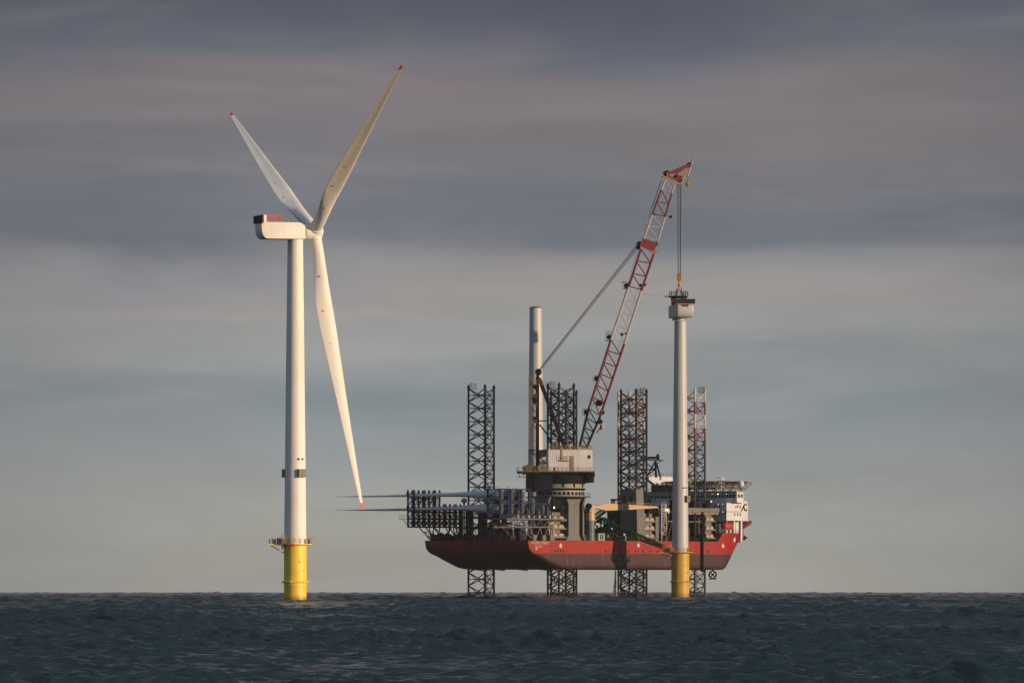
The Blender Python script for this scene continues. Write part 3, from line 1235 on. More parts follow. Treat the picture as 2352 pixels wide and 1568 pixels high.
for k in legs:
    u, v = legs[k][0], legs[k][1]
    un = None
    if k == 'AS':
        a, c2 = U(1270, 20), U(1296, 20)
        un = (a, c2, 19.6, [Z(y + 3, a, 20) for y in (1190, 1209, 1229)])
    if k == 'MS':
        a, c2 = U(1484, 19.6), U(1505, 19.6)
        un = (a, c2, 18.9, [Z(y + 3, a, 20) for y in (1193, 1212, 1231)])
    if k == 'FS':
        a, c2 = U(1624, 19), U(1641, 19)
        un = (a, c2, 18.3, [Z(y + 3, a, 19) for y in (1192, 1212, 1231)])
    jackhouse(u, v, 9.8 if k[1] == 'P' else (12.6 if k != 'AS' else 10.5), BLACK, un, 4.75 if k[1] == 'P' else 2.2)
# tall panel by the middle starboard leg
pn = MB()
u0, u1, v0_, v1_ = 53.2, 56.8, 14.4, 20.3
zt_ = Z(1123, u0, v1_)
pn.hexa([VW(u0 - .2, v0_, DZ), VW(u1 + .9, v0_, DZ), VW(u1 + 1.4, v1_, DZ), VW(u0 + .8, v1_, DZ),
         VW(u0, v0_, zt_), VW(u1, v0_, zt_), VW(u1, v1_, zt_), VW(u0, v1_, zt_)])
po = pn.build('jack_control_tower', GREYSTEEL, ship)
lv = MB()
for v in (15.6, 18.2):
    for z in range(6):
        lv.box(VW, u0 - .08, u0 + .05, v - .55, v + .7, zt_ - 4.4 + z * .42, zt_ - 4.2 + z * .42)
lv.build('louvre', BLACK, po)
ft = MB()
ft.box(VW, U(1506, 19), U(1513, 19), 17.5, 19, DZ, Z(1165, 60, 19))
ft.build('guide_column', GREYSTEEL, ship)



def machine(u, v, s, h, m_):
    """a housed deck machine: cabinet, sloping lid, side pipe"""
    k = MB()
    k.box(VW, u - s, u + s, v - s * .8, v + s * .8, DZ + .05, DZ + h * .8)
    k.hexa([VW(u - s * .9, v - s * .7, DZ + h * .8), VW(u + s * .9, v - s * .7, DZ + h * .8), VW(u + s * .9, v + s * .7, DZ + h * .8), VW(u - s * .9, v + s * .7, DZ + h * .8),
            VW(u - s * .5, v - s * .4, DZ + h), VW(u + s * .5, v - s * .4, DZ + h), VW(u + s * .5, v + s * .4, DZ + h), VW(u - s * .5, v + s * .4, DZ + h)])
    k.bar(VW(u + s, v, DZ), VW(u + s, v, DZ + h * .9), .12, n=6)
    return k.build('deck_machine', m_, ship)


# ------------------------------------------------------------------ accommodation
ua0 = U(1669, 19.5)
ua1 = U(1718, 19.5)
za0, za1 = 23.4, 29.0
ab = MB()
ab.box(VW, ua0, ua1, -19.5, 19.5, za0, za1)
acc = ab.build('accommodation_block', SHIPWHITE, ship, bevel=.12)
lg = MB()
for z in (za0 - .05, 26.2):
    lg.box(VW, ua0 - .7, ua0 - .003, -19.5, 19.9, z, z + .16)
    lg.box(VW, ua0 - .7, ua1 - 3.5, 19.503, 20.1, z, z + .16)
lg.build('ledge', LTGREY, acc)


def win(u, v, z, wd, ht, face, m_=GLASS, par=None):
    k = MB()
    if face == 'aft':
        k.box(VW, u - .05, u + .03, v - wd / 2, v + wd / 2, z - ht / 2, z + ht / 2)
    else:
        k.box(VW, u - wd / 2, u + wd / 2, v - .03, v + .05, z - ht / 2, z + ht / 2)
    k.build('window', m_, par)


for z in (Z(1163, ua0, 15), Z(1181, ua0, 15)):
    for v in (16.6, 14.9, 11.5, 8.0, 4.0, 0, -4, -8, -12, -15):
        win(ua0, v, z, .55, .95, 'aft', par=acc)
    for px in (1694.5, 1700):
        win(U(px, 19.5), 19.5, z, .5, .75, 'side', par=acc)
rm = MB()
for px, py in ((1690, 1163.5), (1687, 1181)):
    u = U(px, 19.5)
    rm.box(VW, u - .25, u + .25, 19.5, 19.7, Z(py, u, 19.5) - .3, Z(py, u, 19.5) + .3)
rm.build('lifebuoy_box', BOATRED, acc)
# company mark, black: a hooked stroke with an open C
lo_ = MB()


def mk(cx, cy):
    px, py = (1780 + cx / 17.42) / 1.08844, (1220 + cy / 17.42) / 1.08844
    u = U(px, 19.5)
    return VW(u, 19.56, Z(py, u, 19.5))


lo_.path([mk(*p) for p in ((1265, 965), (1310, 905), (1370, 790), (1400, 730), (1430, 700), (1460, 695), (1490, 715), (1500, 745))], .20, 6)
lo_.path([mk(*p) for p in ((1385, 790), (1385, 840), (1400, 890), (1420, 935), (1450, 965), (1480, 960), (1500, 920))], .22, 6)
lo_.build('company_mark', BLACK, acc)
# aft deckhouse between the forward legs
dh = MB()
ud0 = U(1527, 4.0)
dh.box(VW, ud0, ua0 - .01, -7.5, 4.0, DZ, za1 - .3)
dho = dh.build('deckhouse', SHIPWHITE, ship, bevel=.1)
for z in (Z(1163, ud0, 4), Z(1180, ud0, 4)):
    for px in (1532, 1538, 1546):
        win(U(px, 4.0), 4.0, z, .7, .95, 'side', par=dho)
    for v in (-5.5, -3, -.5, 2):
        win(ud0, v, z, .6, .95, 'aft', par=dho)
dd = MB()
dd.box(VW, ud0 - .05, ud0 + 8, 4.0, 4.15, DZ + .5, DZ + 5.2)
dd.build('lower_wall', DKGREY, dho)
# bridge
ub0 = 104.0
br_ = MB()
br_.box(VW, ub0, ub0 + 3.5, -21, 21, za1 + .01, 32.4)
bro = br_.build('bridge', SHIPWHITE, ship, bevel=.1)
k = MB()
k.box(VW, ub0 - .9, ub0 + 4.2, -21.3, 21.3, 32.41, 32.75)
k.build('bridge_roof', LTGREY, bro)
v = -20.0
while v < 20.2:
    win(ub0, v, 31.1, 1.15, 1.05, 'aft', GLASS if v < -2 or int(v * 2) % 3 == 0 else TEAL, bro)
    v += 1.42
for du in (.95, 2.5):
    win(ub0 + du, 21.0, 31.2, 1.2, 1.05, 'side', TEAL, bro)
k = MB()
k.box(VW, ub0 - .6, ub0 + 4.5, 17.5, 21.6, za1 + .02, za1 + .55)
k.build('bridge_wing_base', SHIPWHITE, bro)
k = MB()
rail(k, [VW(ua0 + .1, -19.3, za1), VW(ua0 + .1, 19.3, za1), VW(ua1 - .1, 19.3, za1)], 1.1, .05, 1.5)
k.build('accommodation_railing', LTGREY, acc)
k = MB()
rail(k, [VW(ub0 - .8, -21.2, 32.75), VW(ub0 - .8, 21.2, 32.75)], 1.1, .05, 1.5)
k.build('bridge_railing', LTGREY, bro)
# helideck
hd = MB()
hc = (110.0, 4.2)
hp = [(hc[0] + 13 * math.cos(R(a + 22.5)), hc[1] + 13 * math.sin(R(a + 22.5))) for a in range(0, 360, 45)]
hd.prism([VW(u, v, 35.55) for u, v in hp], [VW(u, v, 35.85) for u, v in hp])
hdo = hd.build('helideck', DKGREY, ship)
k = MB()
hp2 = [(hc[0] + 14.2 * math.cos(R(a + 22.5)), hc[1] + 14.2 * math.sin(R(a + 22.5))) for a in range(0, 360, 45)]
for i in range(8):
    a, c2 = hp2[i], hp2[(i + 1) % 8]
    p, q = VW(*a, 35.9), VW(*c2, 35.9)
    k.bar(p, q, .06, n=4)
    for j in range(6):
        e = p.lerp(q, j / 6)
        g = VW(*hp[i], 35.6).lerp(VW(*hp[(i + 1) % 8], 35.6), j / 6)
        k.bar(e, g, .04, n=4)
k.build('safety_net', BROWN, hdo)
k = MB()
for v in np.arange(-6, 16, 3.0):
    truss(k, (VW(hc[0] - 10, v, 35.5), VW(hc[0] + 10, v, 35.5)), (VW(hc[0] - 9, v, 33.6), VW(hc[0] + 7, v, 33.6)), 7, .13, .09, 'X')
for u in np.arange(hc[0] - 9, hc[0] + 9, 4.5):
    truss(k, (VW(u, -6, 35.5), VW(u, 16, 35.5)), (VW(u, -6, 33.7), VW(u, 15, 33.7)), 8, .12, .08, 'W')
for u in (104.5, 108, 111.5):
    for v in (-5, 2, 9, 15):
        k.bar(VW(u, v, 29), VW(u, v, 33.7), .18)
        k.bar(VW(u, v, 30), VW(u + 3, v + 2, 33.7), .12)
k.build('helideck_truss', BROWN, hdo)
# radome and masts
k = MB()
ur = U(1702, 18)
k.ball(VW(ur, 18, Z(1111, ur, 18)), .95, 14, (1, 1, 1.25))
k.build('radome', SHIPWHITE, ship, smooth=True)
k = MB()
k.bar(VW(ur, 18, 32.7), VW(ur, 18, Z(1117, ur, 18)), .3)
k.bar(VW(ur + 1, 18, 32.7), VW(ur, 18, 34.2), .15)
k.build('radome_post', DKGREY, ship)
k = MB()
um_ = U(1655, 14)
for a, c2 in ((-.8, -.5), (.8, -.5), (-.8, .8), (.8, .8)):
    k.bar(VW(um_ + a * 1.3, 14 + c2 * 1.3, 32.75), VW(um_ + a * .6, 14 + c2 * .6, 37.0), .13)
for z in (34, 35.3, 36.9):
    k.box(VW, um_ - 1.1, um_ + 1.1, 13.1, 15, z, z + .14)
rail(k, [VW(um_ - 1.1, 15, 35.4), VW(um_ + 1.1, 15, 35.4)], 1.1, .06, .7)
k.box(VW, um_ - 1.5, um_ + 1.5, 14, 14.2, 36.3, 36.6)
k.build('radar_mast', SHIPWHITE, ship)
k = MB()
uw = U(1585.5, 8)
for a, c2 in ((-.5, -.5), (.5, -.5), (.5, .5), (-.5, .5)):
    k.bar(VW(uw + a, 8 + c2, 32.7), VW(uw + a, 8 + c2, Z(972, uw, 8)), .09)
z = 32.7
while z < Z(972, uw, 8) - 1.2:
    k.bar(VW(uw - .5, 8.5, z), VW(uw + .5, 8.5, z + 1.2), .06, n=4)
    k.bar(VW(uw + .5, 8.5, z + 1.2), VW(uw + .5, 7.5, z + 1.2), .06, n=4)
    k.bar(VW(uw - .5, 7.5, z), VW(uw - .5, 8.5, z + 1.2), .06, n=4)
    z += 1.2
k.build('aerial_mast', CRANEWHITE, ship)
# posts and dark machinery under the accommodation
k = MB()
for u, v in ((ua0 + 1, 18.5), (ua0 + 4.5, 18.8), (ua1 - 3.0, 18.8), (ua0 + 1, 8), (ua0 + 1, -2), (ua0 + 1, -10), (ua1 - 2, 12)):
    k.box(VW, u - .4, u + .4, v - .4, v + .4, DZ, za0)
for u, v in ((ua1 - 4.5, 14), (ua1 - 1.5, 14)):
    k.box(VW, u - .3, u + 1.6, v - .4, v + 2.0, 19.5, za0)
k.build('support_post', SHIPWHITE, ship)
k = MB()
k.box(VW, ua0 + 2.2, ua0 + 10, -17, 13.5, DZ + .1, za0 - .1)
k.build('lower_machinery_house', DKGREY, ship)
for i in range(26):
    u, v = random.uniform(70, 99), random.uniform(-4, 19)
    s = random.uniform(.4, 1.3)
    machine(u, v, s, random.uniform(1.2, 4.2), BLACK)
k = MB()
uu = U(1590, 20)
for i in range(9):
    u = 72 + i * 2.3
    k.bar(VW(u, 17.5 + random.uniform(-1.5, 1), DZ), VW(u, 18, DZ + random.uniform(4, 8)), .11)
k.bar(VW(70, 18, DZ + 6.2), VW(92, 18, DZ + 6.2), .2)
k.box(VW, 78, 98, 14.5, 18.4, Z(1181, 88, 17), Z(1173, 88, 17))
k.build('pipe_rack', RUSTGREY, ship)
k = MB()
k.box(VW, 76, 97.5, 18.0, 19.0, Z(1175, 88, 19), Z(1166, 88, 19))
k.build('leg_guard_beam', GREYSTEEL, ship)
# stairs tower, white, beside the control tower
k = MB()
us0, us1 = U(1517, 17), U(1528, 17)
for u in (us0, us1):
    for v in (15.6, 17.4):
        k.bar(VW(u, v, DZ), VW(u, v, Z(1158, us0, 17)), .14)
zs = np.linspace(DZ + 2, Z(1160, us0, 17), 6)
for i, z in enumerate(zs):
    k.box(VW, us0 - .1, us1 + .1, 15.5, 17.5, z, z + .14)
    if i:
        a, c2 = (us0, us1) if i % 2 else (us1, us0)
        k.bar(VW(a, 17.3, zs[i - 1]), VW(c2, 17.3, z), .14)
    rail(k, [VW(us0, 17.4, z), VW(us1, 17.4, z)], 1.0, .05, 1.0)
k.build('stair_tower', CRANEWHITE, ship)

# lifeboat
lbu = U(1671, 19.0)
lb = thing('lifeboat', 'orange-red enclosed lifeboat hung under the white accommodation', 'lifeboat', VW(lbu, 19, 19.6), PSI)
k = MB()
prof = [(-3.0, .5), (-2.6, -.7), (-1.5, -1.1), (1.5, -1.1), (2.6, -.6), (3.0, .5), (2.5, 1.2), (-2.2, 1.3)]
zc = Z(1208, lbu, 19)
secs = []
for u, hw in ((-2.5, .3), (-2.1, 1.0), (-1, 1.35), (1, 1.35), (2.0, 1.0), (2.5, .25)):
    ring = []
    for i in range(14):
        t = 2 * math.pi * i / 14
        ring.append(VW(lbu + u, 19 + hw * math.cos(t), zc + (1.15 if math.sin(t) > 0 else 1.2) * math.sin(t) * (.55 + .45 * hw / 1.35)))
    secs.append(ring)
n = 14
k.add([p for s in secs for p in s], [(a * n + i, a * n + (i + 1) % n, (a + 1) * n + (i + 1) % n, (a + 1) * n + i) for a in range(5) for i in range(n)] +
      [tuple(range(n)), tuple(5 * n + i for i in range(n))])
lbh = k.build('boat_hull', BOATRED, lb, smooth=True)
k = MB()
k.box(VW, lbu - 1.5, lbu - .2, 18.4, 19.6, zc + .95, zc + 1.75)
k.build('canopy', BOATRED, lb, bevel=.15)
k = MB()
for du in (-2, 2):
    k.bar(VW(lbu + du, 19, zc + .6), VW(lbu + du, 19, za0), .06)
k.build('fall_wire', ROPE, lb)

# white provision crane beam, dark boom rest, red tanks on the bridge roof
pc = thing('provision_crane', 'white box-girder crane lying above the bridge, tapered at its left end', 'crane', VW(102, -10, 32.75), PSI)
ug = 101.5
gv = -14.0
ga, gb = U(1481, gv), U(1558, gv)
k = MB()
zz0, zz1 = Z(1108, ga + 8, gv), Z(1095, ga + 8, gv)
A = [VW(ga, gv, zz0 + .9), VW(ga + 3.5, gv, zz0 - .7), VW(ga + 8, gv, zz0 + .3), VW(gb, gv, zz0 + .6), VW(gb, gv, zz1), VW(ga + 2, gv, zz1 + .1), VW(ga, gv, zz1 - .3)]
k.prism(A, [p + (VW(0, 1.6, 0) - VW(0, 0, 0)) for p in A])
pcb = k.build('girder', SHIPWHITE, pc)
k = MB()
rail(k, [VW(ga + 1, gv + 1.5, zz1 + .05), VW(gb, gv + 1.5, zz1 + .05)], 1.2, .05, 1.4)
k.build('walkway_railing', DKGREY, pc)
k = MB()
k.box(VW, ga + 5.5, ga + 6.5, gv + 1.603, gv + 1.66, zz0 + .75, zz0 + 1.55)
k.build('red_sign', BOATRED, pc)
k = MB()
k.box(VW, gb - 2.2, gb - .4, gv + .2, gv + 1.4, za1 + .1, zz0 + .5)
k.bar(VW(ga + 3.5, gv + .8, zz0 - .5), VW(ga + 3.5, gv + .8, za1), .5, n=10)
k.build('post', SHIPWHITE, pc)
bs = thing('boom_rest', 'black lattice boom rest with a flat top frame and upright disc', 'boom rest', VW(96, -13, 33), PSI)
k = MB()
ux = 99.5


def B(px, py, du=0.0):
    v_ = -8.0
    for _ in range(8):
        v_ = (px2x(px, vD(ux + du, v_)) - V0.x - (ux + du) * cps) / sps
    return VW(ux + du, v_, Z(py, ux + du, v_))


for du in (0, 2.5):
    k.path([B(1466, 1055, du), B(1523, 1057, du)], .16)
    k.path([B(1472, 1051, du), B(1508, 1051, du)], .4)
    k.bar(B(1505, 1060, du), B(1507, 1096, du), .38)
    k.bar(B(1507, 1060, du), B(1517, 1096, du), .30)
    k.bar(B(1485, 1096, du), B(1505, 1058, du), .25)
    k.bar(B(1480, 1060, du), B(1506, 1080, du), .18)
    k.bar(B(1483, 1078, du), B(1506, 1078, du), .22)
    k.bar(B(1484, 1094, du), B(1506, 1076, du), .18)
    k.bar(B(1519, 1057, du), B(1509, 1066, du), .12)
    k.bar(B(1478, 1056, du), B(1478, 1098, du), .3)
for q in ((1466, 1055), (1500, 1056), (1523, 1057), (1506, 1078)):
    k.bar(B(*q), B(*q, 2.5), .15)
bso = k.build('frame', BLACK, bs)
k = MB()
k.ball(B(1511, 1049.5, 1), 1.0, 14, (.55, .55, 1.15))
k.build('disc', BLACK, bs, smooth=True)
for i, (pa, pb_) in enumerate(((1495, 1513), (1515, 1534))):
    vv0 = (px2x(pa, vD(103, -12)) - V0.x - 103.3 * cps) / sps
    vv1 = (px2x(pb_, vD(103, -8)) - V0.x - 103.3 * cps) / sps
    rc = thing('red_container', ('dark red container on the bridge roof, the one nearer the lattice legs', 'dark red container on the bridge roof, the one nearer the grey tower')[i],
               'container', VW(103.4, (vv0 + vv1) / 2, 32.76), PSI, 'red containers on the bridge roof')
    k = MB()
    k.box(VW, 103.4, 105.8, vv0, vv1, 32.76, 34.9)
    co_ = k.build('body', CONTRED, rc, bevel=.05)
    k = MB()
    v = vv0 + .15
    while v < vv1 - .1:
        k.box(VW, 103.34, 103.397, v, v + .1, 32.85, 34.8)
        v += .3
    k.build('corrugation', CONTRED, co_)
    k = MB()
    k.bar(VW(104.5, (vv0 + vv1) / 2, 34.9), VW(104.5, (vv0 + vv1) / 2, 35.7), .35, .2, n=8)
    k.build('vent_cap', RUSTGREY, co_)

# ------------------------------------------------------------------ lamps on board
for i, (px, v, py, m_, r_) in enumerate(((1271.5, 19.5, 1165, LAMPWARM, .38), (1530.6, 4.6, 1170.6, LAMPWARM, .42), (1649, 20.6, 1134, LAMPWARM, .2),
                                   (1635.5, 20, 1134, LAMPCOOL, .13), (1668, 20, 1134, LAMPCOOL, .13), (1660, 20.2, 1158, LAMPCOOL, .13),
                                   (1650, 20, 1158, LAMPCOOL, .16), (1660, 20, 1175, LAMPCOOL, .18), (1634, 19.5, 1151, LAMPWARM, .2))):
    u = U(px, v)
    k = MB()
    k.ball(VW(u, v, Z(py, u, v)), r_, 10)
    k.build('deck_lamp', m_, ship, smooth=True)
k = MB()
u = U(1271.5, 19.5)
zl = Z(1165, u, 19.5)
k.bar(VW(u, 19.4, zl), VW(u + 5, 18.4, zl + .1), .1)
k.bar(VW(u - .3, 19.2, zl), VW(u - .3, 19.2, DZ), .09)
k.build('lamp_arm', GREYSTEEL, ship)

# ------------------------------------------------------------------ main crane (slews round the aft starboard leg)
BETA = R(10)
cu_, cv_ = legs['AS'][0], legs['AS'][1]
CC = VW(cu_, cv_, DZ)
cb, sb = math.cos(BETA), math.sin(BETA)
crane = thing('heavy_lift_crane', 'huge leg-mounted crane with white machinery house and red and white lattice boom', 'crane', CC, BETA)


def CW(a, l, z):          # l positive towards the camera
    return W(CC.x + a * cb + l * sb, CC.y + a * sb - l * cb, z)


def A_(px, l=0.0):
    a = 0.0
    for _ in range(10):
        D = CC.y + a * sb - l * cb
        a = (px2x(px, D) - CC.x - l * sb) / cb
    return a


def ZC(py, a, l=0.0):
    return py2z(py, CC.y + a * sb - l * cb)


def Q(px, py, l=0.0):
    a = A_(px, l)
    return CW(a, l, ZC(py, a, l))


# pedestal: four plate columns and a ring deck
zr = 29.9
pd = MB()


def plate(u0, u1, v0, v1, axis_u, flare=1.5):
    for k_, (za, zb_) in enumerate(((DZ, DZ + 1.6), (DZ + 1.6, zr - 2.2), (zr - 2.2, zr))):
        fa = flare if k_ == 0 else 0
        fb = flare if k_ == 2 else 0
        if axis_u:
            pd.hexa([VW(u0 - fa, v0, za), VW(u1 + fa, v0, za), VW(u1 + fa, v1, za), VW(u0 - fa, v1, za),
                     VW(u0 - fb, v0, zb_), VW(u1 + fb, v0, zb_), VW(u1 + fb, v1, zb_), VW(u0 - fb, v1, zb_)])
        else:
            pd.hexa([VW(u0, v0 - fa, za), VW(u1, v0 - fa, za), VW(u1, v1 + fa, za), VW(u0, v1 + fa, za),
                     VW(u0, v0 - fb, zb_), VW(u1, v0 - fb, zb_), VW(u1, v1 + fb, zb_), VW(u0, v1 + fb, zb_)])


us_a, us_b = U(1306, 20.6), U(1330.5, 20.6)
plate(us_a, us_b, 18.9, 20.6, True, 1.1)
pdo = pd.build('pedestal_column', GREYSTEEL, crane)
pd = MB()
ua_ = cu_ - 9.3
va_ = [(px2x(p, vD(ua_, 16)) - V0.x - ua_ * cps) / sps for p in (1230, 1258)]
plate(ua_, ua_ + .8, va_[0], va_[1], False, .8)
pd.build('pedestal_column', GREYSTEEL, crane)
pd = MB()
plate(cu_ + 8.5, cu_ + 9.3, cv_ - 3, cv_ + 2, False, .8)
pd.build('pedestal_column', GREYSTEEL, crane)
pd = MB()
plate(cu_ - 3, cu_ + 3, cv_ - 6.5, cv_ - 5.4, True, .8)
pd.build('pedestal_column', GREYSTEEL, crane)
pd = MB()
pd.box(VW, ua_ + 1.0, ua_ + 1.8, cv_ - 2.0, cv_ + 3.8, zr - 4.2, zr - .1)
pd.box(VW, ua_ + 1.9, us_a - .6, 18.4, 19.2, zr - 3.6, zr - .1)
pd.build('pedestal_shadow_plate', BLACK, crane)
pd = MB().lathe(W(CC.x, CC.y, 0), [(5.6, zr), (9.2, zr + .02), (9.25, zr + .35), (5.6, zr + .35)], 48, cap=False)
rdo = pd.build('ring_deck', DKGREY, crane)
k = MB()
rail(k, [W(CC.x, CC.y, zr + .35) + W(math.cos(R(a)) * 9.1, math.sin(R(a)) * 9.1, 0) for a in range(0, 360, 12)], 1.05, .028, 1.9, True)
k.build('ring_railing', DKGREY, rdo)
# stays under the ring deck
k = MB()
for px in (1338, 1355):
    k.bar(Q(px - 20, 1143 + (px - 1316) * .9, 9), Q(px, 1144.5, 9), .06, n=4)
k.build('deck_stay', DKGREY, rdo)
# slew ring with port windows
zw0, zw1 = zr + .36, 31.95
k = MB().lathe(W(CC.x, CC.y, 0), [(7.25, zw0), (7.25, zw1)], 64)
swo = k.build('slew_ring', LTGREY, crane, smooth=True)
for a in range(-180, 180, 11):
    d = W(math.cos(R(a)), math.sin(R(a)), 0)
    s_ = W(-d.y, d.x, 0)
    c0 = W(CC.x, CC.y, 0)
    if d.y < .4:
        k = MB()
        k.box(lambda p, q, z: c0 + d * p + s_ * q + W(0, 0, z), 7.1, 7.3, -.46, .46, zw0 + .3, zw0 + 1.3)
        k.build('bolt_window', BLACK, swo)
# black slewing body with a pale drum showing between its pillars
zb0, zb1 = ZC(1120.5, 0, 7), ZC(1110.5, 0, 7)
k = MB().lathe(W(CC.x, CC.y, 0), [(7.3, zw1 + .01), (7.7, zw1 + .4), (7.7, zb0), (7.0, zb0 + .02)], 56)
k.build('slew_skirt', BLACK, crane, smooth=True)
MB().lathe(W(CC.x, CC.y, 0), [(7.35, zb0 - .2), (7.35, zb1 + .3)], 56).build('pale_drum', mat('drum_grey_beige', (.24, .23, .21), .6), crane, smooth=True)
k = MB().lathe(W(CC.x, CC.y, 0), [(7.0, zb1 - .02), (7.7, zb1), (7.7, 36.6), (8.0, 37.2)], 56)
for a in (-150, -118, -83, -55, -24, 20, 60, 100, 150):
    d = W(math.cos(R(a)), math.sin(R(a)), 0)
    k.bar(W(CC.x, CC.y, zw1 + 1) + d * 7.35, W(CC.x, CC.y, zb1 + .2) + d * 7.35, .32, n=8)
k.build('slew_body', BLACK, crane, smooth=True)
k = MB()
k.box(CW, A_(1225, 6), A_(1266, 6), -7, 7.6, ZC(1128, 0, 7), 37.2)
k.build('counterweight', BLACK, crane, bevel=.1)
k = MB()
for a0, a1, z0, z1 in ((1337, 1358, 36.0, 37.3), (1345, 1356, 34.4, 36.0)):
    k.box(CW, A_(a0), A_(a1), -4, 6, z0, z1)
k.bar(Q(1348, 1094, 6), Q(1358, 1094, 6), .3)
k.build('hose_guide', BLACK, crane)
# main platform
zp = ZC(1081.5, 0, 8)
k = MB()
k.box(CW, A_(1222, 8), A_(1364, 8), -9, 9.2, zp - .75, zp)
k.box(CW, A_(1192, 8), A_(1222, 8) - .003, 4.5, 9.2, zp - .75, zp)
plo = k.build('slew_platform', BLACK, crane)
k = MB()
k.box(CW, A_(1192, 9), A_(1366, 9), 9.21, 9.3, zp - .25, zp + .06)
k.build('platform_edge', mat('dull_yellow_edge', (.13, .10, .03), .6), plo)
k = MB()
k.box(CW, A_(1192, 8), A_(1232, 8), 4, 9, zp - 1.8, zp - 1.68)
for px in (1193, 1203, 1212, 1222, 1231):
    k.bar(Q(px, 1083, 9), Q(px, 1096, 9), .09, n=4)
k.build('hanging_walkway', BLACK, plo)
k = MB()
rail(k, [CW(A_(1192, 9.2), 9.2, zp), CW(A_(1366, 9.2), 9.2, zp)], 1.15, .05, 1.2)
rail(k, [CW(A_(1192, 9.2), 9.2, zp), CW(A_(1192, 9.2), 4.6, zp)], 1.15, .05, 1.2)
k.build('platform_railing', RAILYEL, plo)
# winches on the tail of the platform
for px, r_, m_ in ((1207, .95, DKGREY), (1214, 1.15, DKGREY), (1227, .9, BLACK), (1240, 1.15, GREYSTEEL), (1247, 1.1, GREYSTEEL)):
    a = A_(px, 7)
    k = MB()
    c0 = CW(a, 7.4, zp + r_ * .9)
    k.lathe(c0, [(r_ * .85, -1.6), (r_ * .85, -1.4), (r_ * .55, -1.35), (r_ * .55, 1.3), (r_ * .85, 1.35), (r_ * .85, 1.5)], 18,
            (W(cb, sb, 0), W(0, 0, 1), W(sb, -cb, 0)))
    k.box(CW, a - r_ * .5, a + r_ * .5, 5.6, 9.0, zp, zp + r_ * .5)
    k.build('winch', m_, crane, smooth=True)
# machinery houses either side of the boom
zh0, zh1 = zp + .05, ZC(1032.5, 0, 9)
a0, am, a1 = A_(1259.5, 9), A_(1332, 9), A_(1361, 9)
for l0, l1 in ((5.4, 9.0), (-9.0, -5.4)):
    k = MB()
    k.box(CW, a0, am, l0, l1, zh0, zh1)
    ho = k.build('machinery_house', RIBBED, crane)
    k = MB()
    k.box(CW, am + .003, a1, l0 - .02, l1 + .03, zh0, zh1 + .02)
    k.build('house_front', HOUSEWHITE, ho)
    if l0 > 0:
        hh = ho
k = MB()
k.box(CW, a0 - .2, a1 + .1, -9.1, 9.1, zh1 + .03, zh1 + .22)
k.build('house_roof', RAILYEL, crane)
k = MB()
wa = A_(1352.5, 9)
zwn = ZC(1048.5, wa, 9)
k.box(CW, wa - .42, wa + .5, 8.95, 9.07, zwn - .55, zwn + .5)
k.build('window', GLASS, hh)
for px, py, w_, h_ in ((1297, 1044, 1.0, 1.2), (1298, 1070, 1.1, 1.6), (1267, 1071, 1.1, 1.7)):
    a = A_(px, 9)
    k = MB()
    k.box(CW, a - w_ / 2, a + w_ / 2, 8.98, 9.04, ZC(py, a, 9) - h_ / 2, ZC(py, a, 9) + h_ / 2)
    k.build('door', HOUSEWHITE, hh)
k = MB()
y0 = ZC(1055, 0, 9)
k.box(CW, A_(1288, 9), A_(1310, 9), 9.02, 10.0, y0 - .35, y0 - .1)
rail(k, [CW(A_(1288, 9), 9.95, y0), CW(A_(1310, 9), 9.95, y0)], 1.1, .06, .9)
k.bar(CW(A_(1312, 9), 9.3, zh0), CW(A_(1312, 9), 9.3, y0 + 1.1), .12)
k.bar(CW(A_(1317, 9), 9.3, zh0), CW(A_(1317, 9), 9.3, y0 + 1.1), .12)
for i in range(10):
    z = lerp(zh0, y0 + 1.0, i / 9)
    k.bar(CW(A_(1312, 9), 9.3, z), CW(A_(1317, 9), 9.3, z), .09)
k.bar(CW(A_(1291, 9), 9.3, y0), CW(A_(1291, 9), 9.3, zh1 + 1), .13)
k.bar(CW(A_(1288, 9), 9.3, zh1 + .4), CW(A_(1294, 9), 9.3, zh1 + .4), .25)
rail(k, [CW(a0, 9.0, zh1 + .2), CW(a1, 9.0, zh1 + .2)], 1.15, .06, 1.4)
rail(k, [CW(a1, 9.0, zh1 + .2), CW(a1, -9.0, zh1 + .2)], 1.15, .06, 1.4)
k.build('house_walkway', RAILYEL, hh)
k = MB()
sa = A_(1281, 9.3)
zs_ = ZC(1076, sa, 9.3)
k.box(CW, sa - .85, sa + .85, 9.32, 9.4, zs_ - .6, zs_ + .6)
so_ = k.build('sign_board', CRANEWHITE, crane)
k = MB()
k.ball(CW(sa, 9.42, zs_ - .05), .3, 10, (1, .2, .9))
k.build('sign_mark', REDTIP, so_)
k = MB()
ca = A_(1273, 7)
k.box(CW, A_(1268, 7), A_(1279, 7), 5.6, 8.0, zh1 + .22, ZC(1014, ca, 7))
cab = k.build('roof_cabin', GREYSTEEL, crane)
k = MB()
k.box(CW, ca - .3, ca + .3, 7.98, 8.05, ZC(1027, ca, 7), ZC(1017, ca, 7))
k.build('cabin_door', BLACK, cab)
